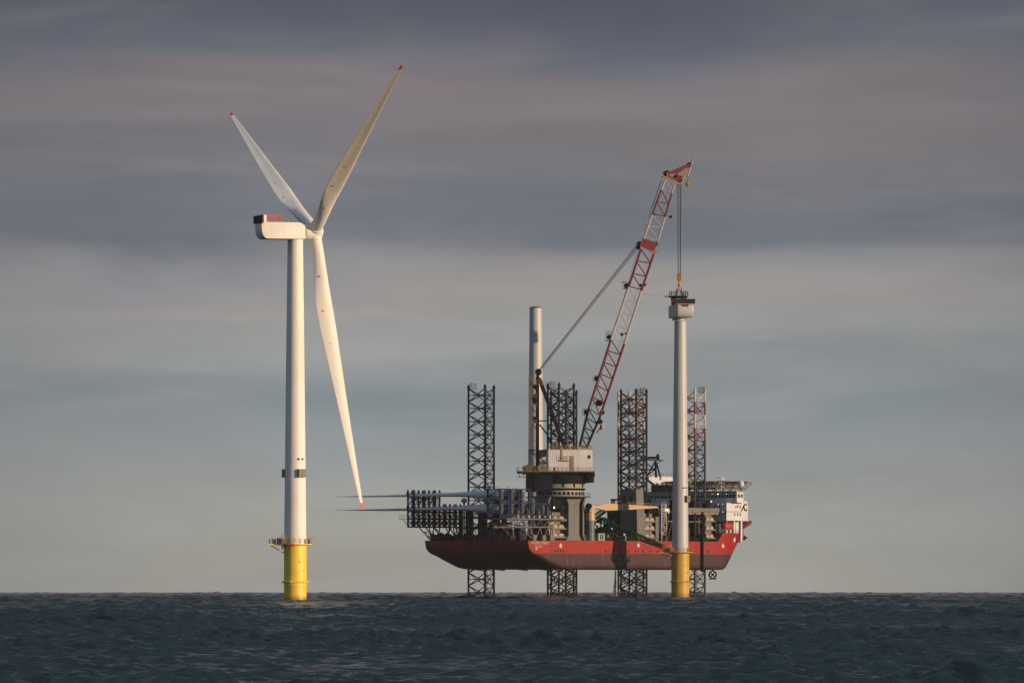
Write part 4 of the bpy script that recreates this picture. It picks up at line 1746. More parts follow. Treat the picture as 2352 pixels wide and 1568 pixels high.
# back mast
LAT = 5.6
k = MB()
for s_ in (1, -1):
    l = LAT * s_
    def BX(p, q, r_):
        k.bar(Q(*p, l), Q(*q, l), r_, n=4)
    BX((1234.5, 1082), (1234.5, 868), .75)
    BX((1234.5, 870), (1236.5, 853), .62)
    BX((1238, 868), (1299, 1032), .72)
    BX((1258.5, 1082), (1258.5, 925), .32)
    BX((1238, 966), (1258, 966), .26)
    BX((1239, 974), (1259, 1000), .30)
    BX((1258, 1000), (1275, 1032), .26)
for py in (856, 900, 966, 1020):
    k.bar(Q(1235, py, LAT), Q(1235, py, -LAT), .35, n=6)
for py0, py1 in ((900, 966), (966, 1020)):
    k.bar(Q(1235, py0, LAT), Q(1235, py1, -LAT), .2, n=6)
fro = k.build('back_mast', BLACK, crane)
for s_ in (LAT, 0, -LAT):
    k = MB()
    k.lathe(Q(1236.5, 854, s_), [(1.0, -.25), (1.0, .25)], 20, (W(cb, sb, 0), W(0, 0, 1), W(sb, -cb, 0)))
    k.build('mast_sheave', BLACK, fro)
for py, r_ in ((888, .75), (913, 1.2), (923, .9), (963, 1.0)):
    k = MB()
    k.ball(Q(1229, py, LAT), r_, 10, (.8, .6, 1.0))
    k.build('mast_motor', BLACK, fro, smooth=True)
k = MB()
for py in (883, 911, 934, 971):
    a0_, a1_ = A_(1215, LAT), A_(1231, LAT)
    z = ZC(py, a0_, LAT)
    k.box(CW, a0_, a1_, LAT - .8, LAT + .9, z - .12, z)
    rail(k, [CW(a0_, LAT + .85, z), CW(a1_, LAT + .85, z)], 1.1, .06, .8)
a0_, a1_ = A_(1222, LAT), A_(1251, LAT)
z = ZC(882, a0_, LAT)
k.box(CW, a0_, a1_, LAT + .9, LAT + 1.9, z - .15, z)
rail(k, [CW(a0_, LAT + 1.85, z), CW(a1_, LAT + 1.85, z)], 1.3, .06, .9)
for px in (1214.5, 1220):
    k.bar(Q(px, 1033, LAT), Q(px, 862, LAT), .1, n=4)
for i in range(60):
    py = lerp(864, 1030, i / 59)
    k.bar(Q(1214.5, py, LAT), Q(1220, py, LAT), .06, n=4)
k.build('mast_ladder', mat('faded_yellow_paint', (0.22, 0.155, 0.065), .6), fro)
k = MB()
for py in (984, 1012, 1042):
    k.bar(Q(1216, py, LAT), Q(1234, py, LAT), .09, n=4)
k.path([Q(1214, 1033, LAT), Q(1234, 1033, LAT)], .16)
for q in ((1216, 1034, 1233, 1050), (1222, 1034, 1233, 1044)):
    k.bar(Q(q[0], q[1], LAT), Q(q[2], q[3], LAT), .12)
for py in (886, 937, 974):
    k.bar(Q(1222, py, LAT), Q(1233, py + 11, LAT), .12)
k.build('mast_bracket', BLACK, fro)

# boom
LP = [(1331, 1025), (1352, 939), (1403, 780), (1444, 659), (1472, 572), (1479, 548), (1498, 493), (1519, 436), (1528, 413)]
RP = [(1347, 1028), (1378, 957), (1434, 789), (1473, 668), (1503.5, 577), (1511, 554), (1527, 499), (1543, 444), (1549, 424)]
LW = [3.2, 2.5, 2.1, 2.1, 2.1, 2.1, 1.8, 1.5, 1.4]
COLS = ['black', 'red', 'white', 'red', None, 'white', 'red', 'white']
BAYS = [5, 9, 4, 3, 0, 2, 2, 1]
CM = {'black': BLACK, 'red': CRANERED, 'white': CRANEWHITE}
for i, c_ in enumerate(COLS):
    if c_ is None:
        continue
    k = MB()
    n = BAYS[i] if i != 1 else 6
    n = [4, 6, 4, 3, 0, 2, 2, 1][i]

    def node(t, side, s_):
        P = LP if side == 'L' else RP
        p = (lerp(P[i][0], P[i + 1][0], t), lerp(P[i][1], P[i + 1][1], t))
        return Q(p[0], p[1], s_ * lerp(LW[i], LW[i + 1], t))
    rc_ = .36 if i < 4 else .30
    rl_ = .17 if i < 4 else .15
    if i == 2:
        rl_ = .12
    for s_ in (1, -1):
        for side in 'LR':
            k.bar(node(0, side, s_), node(1, side, s_), rc_, n=8)
        for j in range(n):
            t0, t1 = j / n, (j + 1) / n
            tm = (t0 + t1) / 2 + .12 / n
            k.bar(node(t1, 'L', s_), node(t0 + .1 / n, 'R', s_), rl_, n=6)
            k.bar(node(t0 + .06 / n, 'L', s_), node(t0 + .1 / n, 'R', s_), rl_, n=6)
    for side in 'LR':
        for j in range(n):
            t0, t1 = j / n, (j + 1) / n
            k.bar(node(t0, side, 1), node(t1, side, -1), rl_ * .7, n=5)
            k.bar(node(t0, side, 1), node(t0, side, -1), rl_ * .7, n=5)
    k.build('boom_section', CM[c_], crane, label={'black': 'black lattice foot of the boom', 'red': 'dark red lattice length of the boom', 'white': 'white lattice length of the boom'}[c_])
# boom ladder seen inside the boom
k = MB()
for i in range(8):
    p0 = (lerp(LP[i][0], RP[i][0], .78), lerp(LP[i][1], RP[i][1], .78))
    p1 = (lerp(LP[i + 1][0], RP[i + 1][0], .78), lerp(LP[i + 1][1], RP[i + 1][1], .78))
    for o_ in (-.45, .45):
        k.bar(Q(*p0, o_), Q(*p1, o_), .06, n=4)
    n = int(abs(p1[1] - p0[1]) / 4)
    for j in range(n):
        t = j / n
        q = (lerp(p0[0], p1[0], t), lerp(p0[1], p1[1], t))
        k.bar(Q(*q, -.45), Q(*q, .45), .04, n=4)
        if j % 2 == 0:
            k.bar(Q(q[0] - 4, q[1] - 1, .45), Q(q[0], q[1], .45), .045, n=4)
    k.bar(Q(p0[0] - 4, p0[1] - 1, .45), Q(p1[0] - 4, p1[1] - 1, .45), .05, n=4)
k.build('boom_ladder', mat('beige_ladder_paint', (0.30, 0.26, 0.19), .6), crane)
# red pendant block
k = MB()
pts = [(1470, 563), (1476, 547), (1487, 550), (1508, 558), (1504, 575), (1497, 577), (1478, 569)]
k.prism([Q(*p, 2.6) for p in pts], [Q(*p, -2.6) for p in pts])
pbo = k.build('pendant_block', mat('bright_red_crane_paint', (0.16, 0.014, 0.020), .5), crane)
k = MB()
for l in (-2, 0, 2):
    k.lathe(Q(1468, 560, l), [(.8, -.3), (.8, .3)], 16, (W(cb, sb, 0), W(0, 0, 1), W(sb, -cb, 0)))
k.ball(Q(1466, 568, 1), .7, 10)
k.bar(Q(1506, 556, 2), Q(1509, 564, 2), .4)
k.build('pendant_sheave', BLACK, pbo)
k = MB()
k.bar(Q(1498, 578, 2.6), Q(1502, 584, 2.6), .3)
k.bar(Q(1500, 577, 2.6), Q(1513, 577, 2.6), .18)
k.build('pendant_step', RAILYEL, pbo)


def G(cx, cy):
    return ((1560 + cx / 4.9) / 1.08844, (380 + cy / 4.9) / 1.08844)


k = MB()
for pts in (((548, 245), (785, 143), (812, 160), (800, 185), (745, 205), (650, 275), (560, 262)),
            ((520, 300), (548, 248), (560, 262), (556, 290), (640, 320), (655, 280), (700, 318), (692, 350), (625, 348))):
    q = [G(*p) for p in pts]
    for l in (1.5, -1.2):
        k.prism([Q(*p, l) for p in q], [Q(*p, l - .35) for p in q])
for p in ((560, 262), (780, 160), (690, 330), (640, 320)):
    k.bar(Q(*G(*p), 1.5), Q(*G(*p), -1.5), .35)
hdh = k.build('boom_head', mat('bright_red_crane_paint', (0, 0, 0)), crane)
k = MB()
for p, r_ in (((520, 265), .9), ((640, 310), .8), ((680, 330), .9), ((800, 160), .8), ((690, 335), .7)):
    k.lathe(Q(*G(*p)), [(r_, -1.0), (r_, 1.0)], 18, (W(cb, sb, 0), W(0, 0, 1), W(sb, -cb, 0)))
k.build('head_sheave', BLACK, hdh)
k = MB()
for p, q, r_ in (((695, 400), (745, 285), .28), ((620, 385), (700, 395), .22), ((620, 355), (620, 385), .12), ((655, 355), (655, 390), .12), ((700, 330), (770, 250), .18),
                 ((770, 185), (745, 290), .14), ((720, 235), (770, 255), .14), ((745, 205), (755, 270), .12), ((535, 250), (525, 300), .3), ((515, 320), (620, 355), .18),
                 ((485, 300), (515, 310), .25), ((440, 340), (480, 345), .1), ((790, 190), (760, 280), .12), ((730, 250), (700, 300), .14)):
    for l in (1.3, -1.0):
        k.bar(Q(*G(*p), l), Q(*G(*q), l), r_, n=5)
k.build('head_gallery', mat('yellow_brown_paint', (0.40, 0.22, 0.03), .6), hdh)
k = MB()
k.bar(Q(*G(838, 112)), Q(*G(782, 292)), .28)
k.bar(Q(*G(838, 112), 1), Q(*G(782, 292), 1), .18)
k.bar(Q(*G(790, 60)), Q(*G(792, 150)), .06)
k.build('jib_strut', CRANEWHITE, hdh)
k = MB()
for l in (-.8, .8):
    k.path([Q(*G(500, 230), l), Q(*G(215, 1060), l)], .07, 4)
    k.path([Q(*G(470, 300), l), Q(*G(205, 1075), l)], .07, 4)
    n = 26
    for j in range(n):
        p, q = (lerp(500, 215, j / n), lerp(230, 1060, j / n)), (lerp(470, 205, j / n), lerp(300, 1075, j / n))
        k.bar(Q(*G(*p), l), Q(*G(*q), l), .045, n=4)
k.build('boom_walkway', mat('beige_ladder_paint', (0, 0, 0)), crane)
# boom side platforms and lamps
plat = MB()


def winch_at(c, r_):
    k = MB()
    k.lathe(c, [(r_, -r_ * .8), (r_, -r_ * .65), (r_ * .7, -r_ * .6), (r_ * .7, r_ * .6), (r_, r_ * .65), (r_, r_ * .8)], 16, (W(cb, sb, 0), W(0, 0, 1), W(sb, -cb, 0)))
    return k.build('boom_winch', BLACK, crane, smooth=True)


for px, py, w_, h_ in ((1437, 655, 9, 16), (1397, 772, 8, 22), (1369, 868, 9, 12), (1345, 945, 11, 14)):
    a0_, a1_ = A_(px - w_ / 2), A_(px + w_ / 2)
    z0, z1 = ZC(py + h_ / 2, a0_), ZC(py - h_ / 2, a0_)
    for l in (-1.5, 1.5):
        for a in (a0_, a1_):
            plat.bar(CW(a, l, z0), CW(a, l, z1), .09, n=4)
        for t in np.linspace(0, 1, 5):
            plat.bar(CW(a0_, l, lerp(z0, z1, t)), CW(a1_, l, lerp(z0, z1, t)), .07, n=4)
    plat.box(CW, a0_, a1_, -1.5, 1.5, z0, z0 + .12)
    winch_at(CW((a0_ + a1_) / 2, 1.2, lerp(z0, z1, .4)), .7)
plat.bar(Q(1428, 646), Q(1437, 652), .1)
plat.build('boom_platform', mat('faded_yellow_paint', (0, 0, 0)), crane)
for px, py, r_ in ((1376, 925, 1.0), (1438, 766, .35), (1428, 768, .5), (1480, 654, .5), (1471, 655, .45), (1378, 968, .75), (1383, 947, .7), (1501, 492, .4), (1540, 498, .45)):
    winch_at(Q(px, py, 1.0), r_)
k = MB()
k.box(CW, A_(1380), A_(1386), -1, 1.4, ZC(985, 17), ZC(975, 17))
k.build('operator_cab', CRANEWHITE, crane, bevel=.2)
k = MB()
k.bar(Q(1371, 994), Q(1379, 984), .35)
k.bar(Q(1379, 984), Q(1381, 975), .3)
k.build('cab_bracket', ORANGE, crane)
k = MB()
k.bar(Q(1349, 1028, 2.8), Q(1358, 1003, 2.8), .3)
k.build('foot_ladder', RAILYEL, crane)
# ropes
k = MB()
for p, q, l in (((1237, 850), (1463, 562), 2.2), ((1240, 853), (1466, 568), -1.5), ((1238, 851), (1464, 565), 0.3)):
    k.bar(Q(*p, l), Q(*q, l * .8), .10, n=5)
for p, q in (((1333, 1028), (1466, 570)), ((1336, 1030), (1370, 930)), ((1331, 1030), (1345, 945))):
    k.bar(Q(*p, .4), Q(*q, .4), .055, n=4)
k.build('luffing_rope', ROPE, crane)
hk_a = A_(1560)
k = MB()
for px0, px1, l in ((1556.5, 1557.5, .6), (1557.5, 1558, -.5), (1563.5, 1562.5, .6), (1564.5, 1563, -.6), (1561.5, 1562, 0)):
    k.bar(Q(px0, 418, l), Q(px1, 631, l), .085, n=5)
k.build('hoist_rope', ROPE, crane)
k = MB()
ck = CW(hk_a, 0, 0)


def H(dx_, py, dl=0.0):
    return W(ck.x + dx_ * .1333, ck.y + dl, py2z(py, ck.y))


pts = [(-4.5, 631), (-3, 628.5), (3, 628.5), (4.8, 631), (4.6, 643), (2.5, 647), (-2.5, 647), (-4.6, 643)]
k.prism([H(x, y, -.45) for x, y in pts], [H(x, y, .45) for x, y in pts])
for y in (633, 640):
    k.lathe(H(0, y), [(.42, -.55), (.42, .55)], 16, (W(1, 0, 0), W(0, 0, 1), W(0, 1, 0)))
k.bar(H(0, 647), H(0, 653), .3)
k.lathe(H(0, 655.5), [(.2, -.5), (.38, -.3), (.42, 0), (.38, .3), (.2, .5)], 14)
k.bar(H(0, 657), H(0, 664), .2)
for s_ in (1, -1):
    k.path([H(0, 664), H(3.2 * s_, 666), H(5.6 * s_, 664), H(6.2 * s_, 660.5)], .2)
k.build('hook_block', ORANGE, crane, smooth=True)
k = MB()
pa = G(778, 395)
k.lathe(Q(*pa), [(.08, -.95), (.3, -.6), (.58, -.1), (.6, .3), (.35, .5)], 16)
k.bar(Q(pa[0], pa[1] + 6), Q(pa[0] + .2, pa[1] + 11), .12)
k.build('auxiliary_hook', ORANGE, crane, smooth=True)
k = MB()
for x0 in (760, 800):
    k.bar(Q(*G(x0, 200)), Q(*G(775, 380)), .045, n=4)
k.build('auxiliary_rope', ROPE, crane)

# ------------------------------------------------------------------ suspended nacelle and lifting frame
BN = R(102)          # rotor axis points away from the camera, a touch to the left
XN = px2x(1562.0, D2)
na = thing('suspended_nacelle', 'white nacelle without rotor hanging from the crane just above the bare tower', 'nacelle', (XN, D2, 84.2), BN)
zn0, zn1 = py2z(731, D2), py2z(701, D2)
fn2, no = nacelle(na, (XN - .35, D2), BN, zn0, zn1, mat('off_white_nacelle_paint', (0.43, 0.43, 0.43), .42, dirt=.06), front=3.2, rear=-8.6, wid=5.3, bev=.55, seg=5)
k = MB().lathe(W(XN - .55, D2, 0), [(1.78, py2z(736.2, D2)), (1.86, py2z(735.6, D2)), (1.86, py2z(734.5, D2)), (1.75, zn0 + .3)], 48)
k.build('yaw_flange', mat('off_white_nacelle_paint', (0, 0, 0)), na, smooth=True)
k = MB()
k.box(fn2, -8.9, -8.2, -2.7, 2.85, zn1 + .0, zn1 + .25)
k.build('tail_sill', LTGREY, na)
k = MB()
zc0, zc1 = zn1 + .2, py2z(689, D2)
k.box(fn2, -9.0, -8.6, -2.75, 2.9, zc0, zc1)
for i in range(8):
    s_ = -2.75 + i * .8
    k.box(fn2, -9.12, -9.01, s_ - .05, s_ + .05, zc0, zc1)
k.build('cooler_panel', RADIATOR, na)
k = MB()
k.box(fn2, -7.6, -3.2, -2.5, -2.35, zn1 + .1, zc1 - .1)
k.box(fn2, -3.3, -3.15, -2.5, 2.4, zn1 + .1, zc1 - .1)
k.build('hoist_fence', mat('dark_red_fence_paint', (.22, .03, .03), .5), na)
k = MB()
k.box(fn2, -8.66, -8.5, -1.0, .9, zn1 - .75, zn1 - .1)
k.build('tail_hatch', DKGREY, na)
lf = thing('lifting_frame', 'round grey lifting frame with railing and orange legs on the hanging nacelle', 'lifting frame', (XN, D2, zn1))
zl0, zl1 = py2z(684.5, D2), py2z(679.5, D2)
cl_ = W(px2x(1559, D2), D2, 0)
k = MB().lathe(cl_, [(2.4, zl0), (2.55, zl0 + .1), (2.85, zl1 - .1), (2.85, zl1), (1.6, zl1), (1.6, zl0)], 32, cap=False)
k.bar(cl_ + W(-2.6, 0, zl0 + .3), cl_ + W(2.6, 0, zl0 + .3), .3)
k.bar(cl_ + W(0, -2.6, zl0 + .3), cl_ + W(0, 2.6, zl0 + .3), .3)
k.bar(cl_ + W(-2.4, 0, zl0 + .2), cl_ + W(-3.2, 0, zl1 - .1), .2)
fro_ = k.build('ring_platform', BLACK, lf)
k = MB()
rail(k, [cl_ + W(math.cos(R(a)) * 2.9, math.sin(R(a)) * 2.9, zl1) for a in range(0, 360, 20)], 1.25, .06, 1.0, True)
for x_, h_ in ((-2.2, 1.7), (-.9, 2.0), (2.1, 1.9), (1.6, 1.3)):
    k.bar(cl_ + W(x_, -1.5, zl1), cl_ + W(x_, -1.5, zl1 + h_), .09)
k.build('ring_railing', BLACK, lf)
k = MB()
for x_, y_ in ((-1.9, -1.4), (-1.2, -1.6), (1.1, -1.6), (1.9, -1.4), (-1.5, 1.5), (1.5, 1.5), (.8, -1.4), (-.8, -1.3), (-2.1, 0), (2.1, 0)):
    k.bar(cl_ + W(x_, y_, zn1), cl_ + W(x_ * 1.05, y_, zl0 + .1), .22)
    k.bar(cl_ + W(x_ * .7, y_, zn1), cl_ + W(x_ * 1.1, y_, zl0), .13)
k.build('frame_leg', mat('brown_orange_paint', (.19, .075, .025), .6), lf)
k = MB()
hkp = H(0, 666)
for x_, y_ in ((-1.0, -1.0), (1.2, -1.0), (-1.0, 1.0), (1.2, 1.0)):
    k.bar(hkp + W(x_ * .45, 0, .2), cl_ + W(x_, y_, zl0 + .6), .17)
k.build('sling', BLACK, lf)
k = MB()
k.bar(cl_ + W(-2.8, 0, zl1 - .2), cl_ + W(-4.0, -.2, zl1 - .2), .09)
k.ball(cl_ + W(-3.5, -.1, zl1 - .15), .25, 8)
k.ball(cl_ + W(-4.1, -.2, zl1 - .25), .25, 8)
k.bar(cl_ + W(-4.1, -.2, zl1 - .25), Q(1475, 674), .03, n=4)
k.build('tag_line', ROPE, lf)

# ------------------------------------------------------------------ spare tower on deck
SV = -12.0
us_ = U(1230.5, SV)
st_ = thing('spare_tower', 'pale grey turbine tower stored upright on the ship deck behind the crane mast', 'tower', VW(us_, SV, DZ), PSI)
ps = VW(us_, SV, 0)
zt_ = py2z(708, ps.y)
tower(st_, ps.x, ps.y, DZ + .1, zt_, 2.55, 1.9, DIMTOWER, boxes=((178, 1),), dots=False, boxz=py2z(1108, ps.y))
k = MB().lathe(ps, [(1.91, zt_), (1.95, zt_ + .02), (1.95, zt_ + .25), (1.2, zt_ + .55), (.1, zt_ + .7)], 40)
k.build('weather_cap', RUSTGREY, st_, smooth=True)
k = MB().lathe(ps, [(3.2, DZ + .06), (3.2, DZ + .5), (2.55, DZ + .6)], 40)
k.build('sea_fastening', DKGREY, st_)

# ------------------------------------------------------------------ blade racks and stored blades
PIT = 5.0
ur0 = -9.5                        # the racks overhang the stern
ztop, zlow = 30.3, 26.15          # blade centre heights
vroot = (px2x(1150, vD(ur0, 17)) - V0.x - ur0 * cps) / sps
vr0 = vroot - 3.4
vt0, vt1 = -18.1, -15.6
zb_ = 20.9
sp_v = VW(0, -1, 0) - VW(0, 0, 0)
ch_v = VW(1, 0, 0) - VW(0, 0, 0)
lab = ['pale turbine blade in the upper tier of the racks, nearest the stern', 'middle one of the three pale blades in the upper rack tier',
       'pale turbine blade in the upper tier of the racks, farthest forward', 'pale turbine blade in the lower tier of the racks, nearest the stern',
       'second pale blade from the stern in the lower rack tier', 'third pale blade from the stern in the lower rack tier',
       'fourth pale blade from the stern in the lower rack tier', 'foremost pale blade in the lower tier of the racks']
i = 0
PALE = mat('pale_blade_gelcoat', (0.50, 0.53, 0.55), .4, dirt=.05)
LBS = 66.0
for zc, cnt in ((ztop, 3), (zlow, 5)):
    for j in range(cnt):
        u = ur0 + j * PIT
        bt = thing('stored_blade', lab[i], 'turbine blade', VW(u, vroot, zc), PSI, 'blades stacked in the ship racks')
        rp = VW(u, vroot, zc)
        bl_ = blade_mesh(rp, sp_v, -ch_v, LBS, None, r1=1.0, ns=50, twist0=6).build('blade_shell', PALE, bt, smooth=True)
        k = MB()
        k.lathe(rp, [(1.5, -.02), (1.3, .12), (1.0, .14)], 28, (W(0, 0, 1), ch_v, -sp_v))
        k.build('root_cover', mat('brown_root_cover', (.045, .04, .038), .6), bt, smooth=True)
        for r_ in (.17, .28):
            sec, chh, thh = blade_section(r_)
            pz = rp + sp_v * (LBS * r_)
            lowz = min((t for a, t in sec if abs(a) < chh * .2), default=-.6)
            k = MB()
            k.bar(pz + ch_v * (-chh * .18) + W(0, 0, -.8 * abs(lowz)), pz + ch_v * (-chh * .62) + W(0, 0, -.35 * abs(lowz)), .2, n=8)
            k.build('marker_dot', REDTIP, bl_)
        i += 1


def post(mb, u, v, z0, z1, w_=.34):
    mb.box(VW, u - w_, u + w_, v - w_, v + w_, z0, z1)


def prong(mb, u, v, z, h=1.1):
    mb.hexa([VW(u - .5, v - .35, z), VW(u + .5, v - .35, z), VW(u + .5, v + .35, z), VW(u - .5, v + .35, z),
             VW(u - .14, v - .14, z + h), VW(u + .14, v - .14, z + h), VW(u + .14, v + .14, z + h), VW(u - .14, v + .14, z + h)])


# tip rack
HG = 1.06
rk = thing('blade_tip_rack', 'black steel rack overhanging the stern on the port side, holding the blade tips', 'rack', VW(2, vt1, DZ), PSI)
UA, UB = ur0 - HG, ur0 + 4 * PIT + HG
base = MB()
for v in (vt0, vt1):
    truss(base, (VW(UA, v, 23.3), VW(UB, v, 23.3)), (VW(UA, v, zb_), VW(UB, v, zb_)), 9, .22, .13, 'X')
for u in np.arange(UA, UB + .1, PIT / 2):
    base.bar(VW(u, vt0, 23.3), VW(u, vt1, 23.3), .13, n=4)
    base.bar(VW(u, vt0, zb_), VW(u, vt1, zb_), .13, n=4)
for ua, va2, ub, vb2 in ((-5.5, vt0, .6, vt0), (-5.5, vt1, .6, vt1), (-1.5, vt1, 6.8, vt1), (-.6, vt0, .9, vt0), (1.8, vt0, .9, vt0), (1.6, vt1, .9, vt1),
                         (1.8, vt0, 6.0, vt0), (6.2, vt1, 5.6, vt1), (7.5, vt0, 10.6, vt0), (10.2, vt0, 7.0, vt0), (10.2, vt1, 8.4, vt1), (11.3, vt0, 12.0, vt0),
                         (12.0, vt1, 10.6, vt1), (12.2, vt0, 15.0, vt0), (6.4, vt1, 10.0, vt1)):
    base.bar(VW(ua, va2, zb_), VW(ub, vb2, DZ + .05), .19, n=6)
for z in (18.3, 19.4):
    base.bar(VW(-3.0 if z > 19 else -1.0, vt0, z), VW(1.2, vt0, z), .11, n=4)
    base.bar(VW(-3.0 if z > 19 else -1.0, vt0, z), VW(1.0, vt0, z - 1.0), .11, n=4)
base.build('support_truss', LEGBLK, rk)
for kk in range(5):
    k = MB()
    u = ur0 + kk * PIT
    zt2 = (ztop if kk < 3 else zlow) + .9
    for v in (vt0, vt1):
        for du in (-HG, HG):
            post(k, u + du, v, zb_, zt2, .21)
            prong(k, u + du, v, zt2 - .5, 1.5)
            if kk < 3:
                prong(k, u + du, v, zlow + .3, 1.3)
        zz_ = zb_ + 2.4
        while zz_ < zt2 - 2.0:
            k.bar(VW(u - HG, v, zz_), VW(u + HG, v, zz_ + 1.9), .11, n=4)
            k.bar(VW(u - HG, v, zz_ + 1.9), VW(u + HG, v, zz_ + 1.9), .11, n=4)
            zz_ += 1.95
        for zc, ok in ((ztop, kk < 3), (zlow, True)):
            if ok:
                k.box(VW, u - HG, u + HG, v - .3, v + .3, zc - .75, zc - .38)
    for du in (-HG, HG):
        for z in (23.5, 27.8) if kk < 3 else (23.5,):
            k.bar(VW(u + du, vt0, z), VW(u + du, vt1, z), .12, n=4)
            k.bar(VW(u + du, vt0, z), VW(u + du, vt1, z + 1.9), .1, n=4)
    k.build('cradle_frame', NAVY, rk)
    # braces to the next cradle
    if kk < 4:
        k = MB()
        for z0_, ok in ((23.6, True), (27.75, kk < 2)):
            if ok:
                for v in (vt0, vt1):
                    mid = u + PIT / 2
                    k.bar(VW(u + HG, v, z0_), VW(mid, v, z0_ + 1.7), .12, n=4)
                    k.bar(VW(u + PIT - HG, v, z0_), VW(mid, v, z0_ + 1.7), .12, n=4)
                    k.bar(VW(u + HG, v, z0_), VW(u + PIT - HG, v, z0_), .13, n=4)
                    k.bar(VW(u + HG, v, z0_ + 1.75), VW(u + PIT - HG, v, z0_ + 1.75), .17, n=4)
        k.build('cradle_brace', NAVY, rk)
    # hinged clamp arm beside each blade
    for zc, ok in ((ztop, kk < 3), (zlow, True)):
        if ok and kk:
            k = MB()
            for v in (vt0, vt1):
                k.hexa([VW(u - HG - 2.6, v - .25, zc + .15), VW(u - HG, v - .25, zc + .1), VW(u - HG, v + .25, zc + .1), VW(u - HG - 2.6, v + .25, zc + .15),
                        VW(u - HG - 2.2, v - .2, zc + .4), VW(u - HG, v - .2, zc + .75), VW(u - HG, v + .2, zc + .75), VW(u - HG - 2.2, v + .2, zc + .4)])
            k.build('clamp_arm', BLACK, rk)
k = MB()
rail(k, [VW(UA - 3.2, vt0 - .9, 23.3), VW(UB + 4.5, vt0 - .9, 23.3)], 1.15, .045, 1.2)
rail(k, [VW(UA - 3.2, vt1 + 1.0, 23.3), VW(UB + 4.5, vt1 + 1.0, 23.3)], 1.15, .045, 1.2)
k.box(VW, UA - 3.2, UB + 4.5, vt0 - 1.0, vt0 - .25, 23.15, 23.28)
k.bar(VW(UA - 2, vt0 - .4, 23.2), VW(UA, vt0, 21.4), .1)
rail(k, [VW(UB + .6, vt0, 25.2), VW(UB + 1.9, vt0, 25.2)], 1.1, .05, .7)
k.bar(VW(UB + 1.4, vt0, 23.3), VW(UB + 1.4, vt0, 25.2), .1)
k.bar(VW(UB + 4, vt0, 23.2), VW(UB + 7.5, vt0 + 2, 20), .12)
k.bar(VW(UB + 2, vt0, 23.2), VW(UB + 6, vt0 + 2, 19.5), .12)
k.build('rack_walkway', DKGREY, rk)

# root rack
rr = thing('blade_root_rack', 'navy blue steel rack overhanging the stern that clamps the blade roots', 'rack', VW(0, vr0, DZ), PSI)
vr1 = vroot + 1.3
for kk in range(5):
    k = MB()
    u = ur0 + kk * PIT
    hg = 1.95
    zt2 = ztop + 1.95 if kk < 3 else zlow + 1.95
    for v in (vr0, vr1):
        for du in (-hg, hg):
            post(k, u + du, v, 23.4, zt2, .27)
        for z in (27.9,) + ((zt2 - .15,) if kk < 3 else ()) + (23.7,):
            k.bar(VW(u - hg, v, z), VW(u + hg, v, z), .2, n=4)
        for zc, ok in ((ztop, kk < 3), (zlow, True)):
            if ok:
                k.box(VW, u - hg, u + hg, v - .25, v + .25, zc - 2.1, zc - 1.62)
                k.bar(VW(u - hg, v, zc + 1.2), VW(u - .9, v, zc + 1.85), .17, n=4)
                k.bar(VW(u + hg, v, zc + 1.2), VW(u + .9, v, zc + 1.85), .17, n=4)
                k.box(VW, u - 1.2, u + 1.2, v - .25, v + .25, zc + 1.58, zc + 1.95)
    for du in (-hg, hg):
        z = 23.6
        while z < zt2 - 2:
            k.bar(VW(u + du, vr0, z), VW(u + du, vr1, z + 2.1), .13, n=4)
            k.bar(VW(u + du, vr0, z + 2.1), VW(u + du, vr1, z + 2.1), .13, n=4)
            z += 2.1
        k.bar(VW(u + du, vr0, zt2), VW(u + du, vr0, zt2 + .7), .1, n=4)
    k.build('clamp_frame', NAVY, rr)
k = MB()
for kk in range(4):
    u = ur0 + kk * PIT
    for v in (vr0, vr1):
        zs_ = (27.9, 23.7, 31.9) if kk < 2 else (27.9, 23.7)
        for z in zs_:
            k.bar(VW(u + 1.95, v, z), VW(u + PIT - 1.95, v, z), .18, n=4)
        k.bar(VW(u + 1.95, v, 23.7), VW(u + PIT - 1.95, v, 27.6), .14, n=4)
        if kk < 2:
            k.bar(VW(u + PIT - 1.95, v, 28.1), VW(u + 1.95, v, 31.8), .14, n=4)
k.build('frame_tie', NAVY, rr)
zpl = 23.3
k = MB()
k.box(VW, UA - 1.8, UB + 5.0, vr0 - 1.2, vr1 + 3.4, zpl - .35, zpl)
k.build('rack_platform', mat('rack_platform_paint', (.11, .11, .10), .6), rr)
k = MB()
for v in (vr0, vr1 + 2.6):
    truss(k, (VW(UA, v, zpl - .4), VW(UB + 1, v, zpl - .4)), (VW(UA + 1.5, v, zpl - 2.6), VW(UB - .5, v, zpl - 2.6)), 6, .13, .10, 'W')
    k.bar(VW(UA + 1.5, v, zpl - 2.6), VW(UB - .5, v, zpl - 2.6), .24)
    for a, c2 in ((-4.4, 1.2), (.2, 1.6), (.2, -.9 + 1.6), (4.6, 6.0), (8.4, 6.2), (8.6, 9.6), (4.6, 2.4)):
        k.bar(VW(a, v, zpl - 2.7), VW(c2, v, DZ), .15)
k.build('rack_truss', mat('dull_truss_paint', (.12, .12, .115), .6), rr)
for u in (1.4, 6.0, 9.6):
    k = MB()
    k.box(VW, u - .8, u + .8, vr1 + 2.0, vr1 + 3.2, DZ, DZ + 1.6)
    k.build('truss_foot', mat('dull_truss_paint', (0, 0, 0)), rr)
k = MB()
rail(k, [VW(UA - 1.8, vr1 + 3.3, zpl), VW(UB + 5, vr1 + 3.3, zpl)], 1.15, .04, 1.2)
k.build('rack_railing', DKGREY, rr)
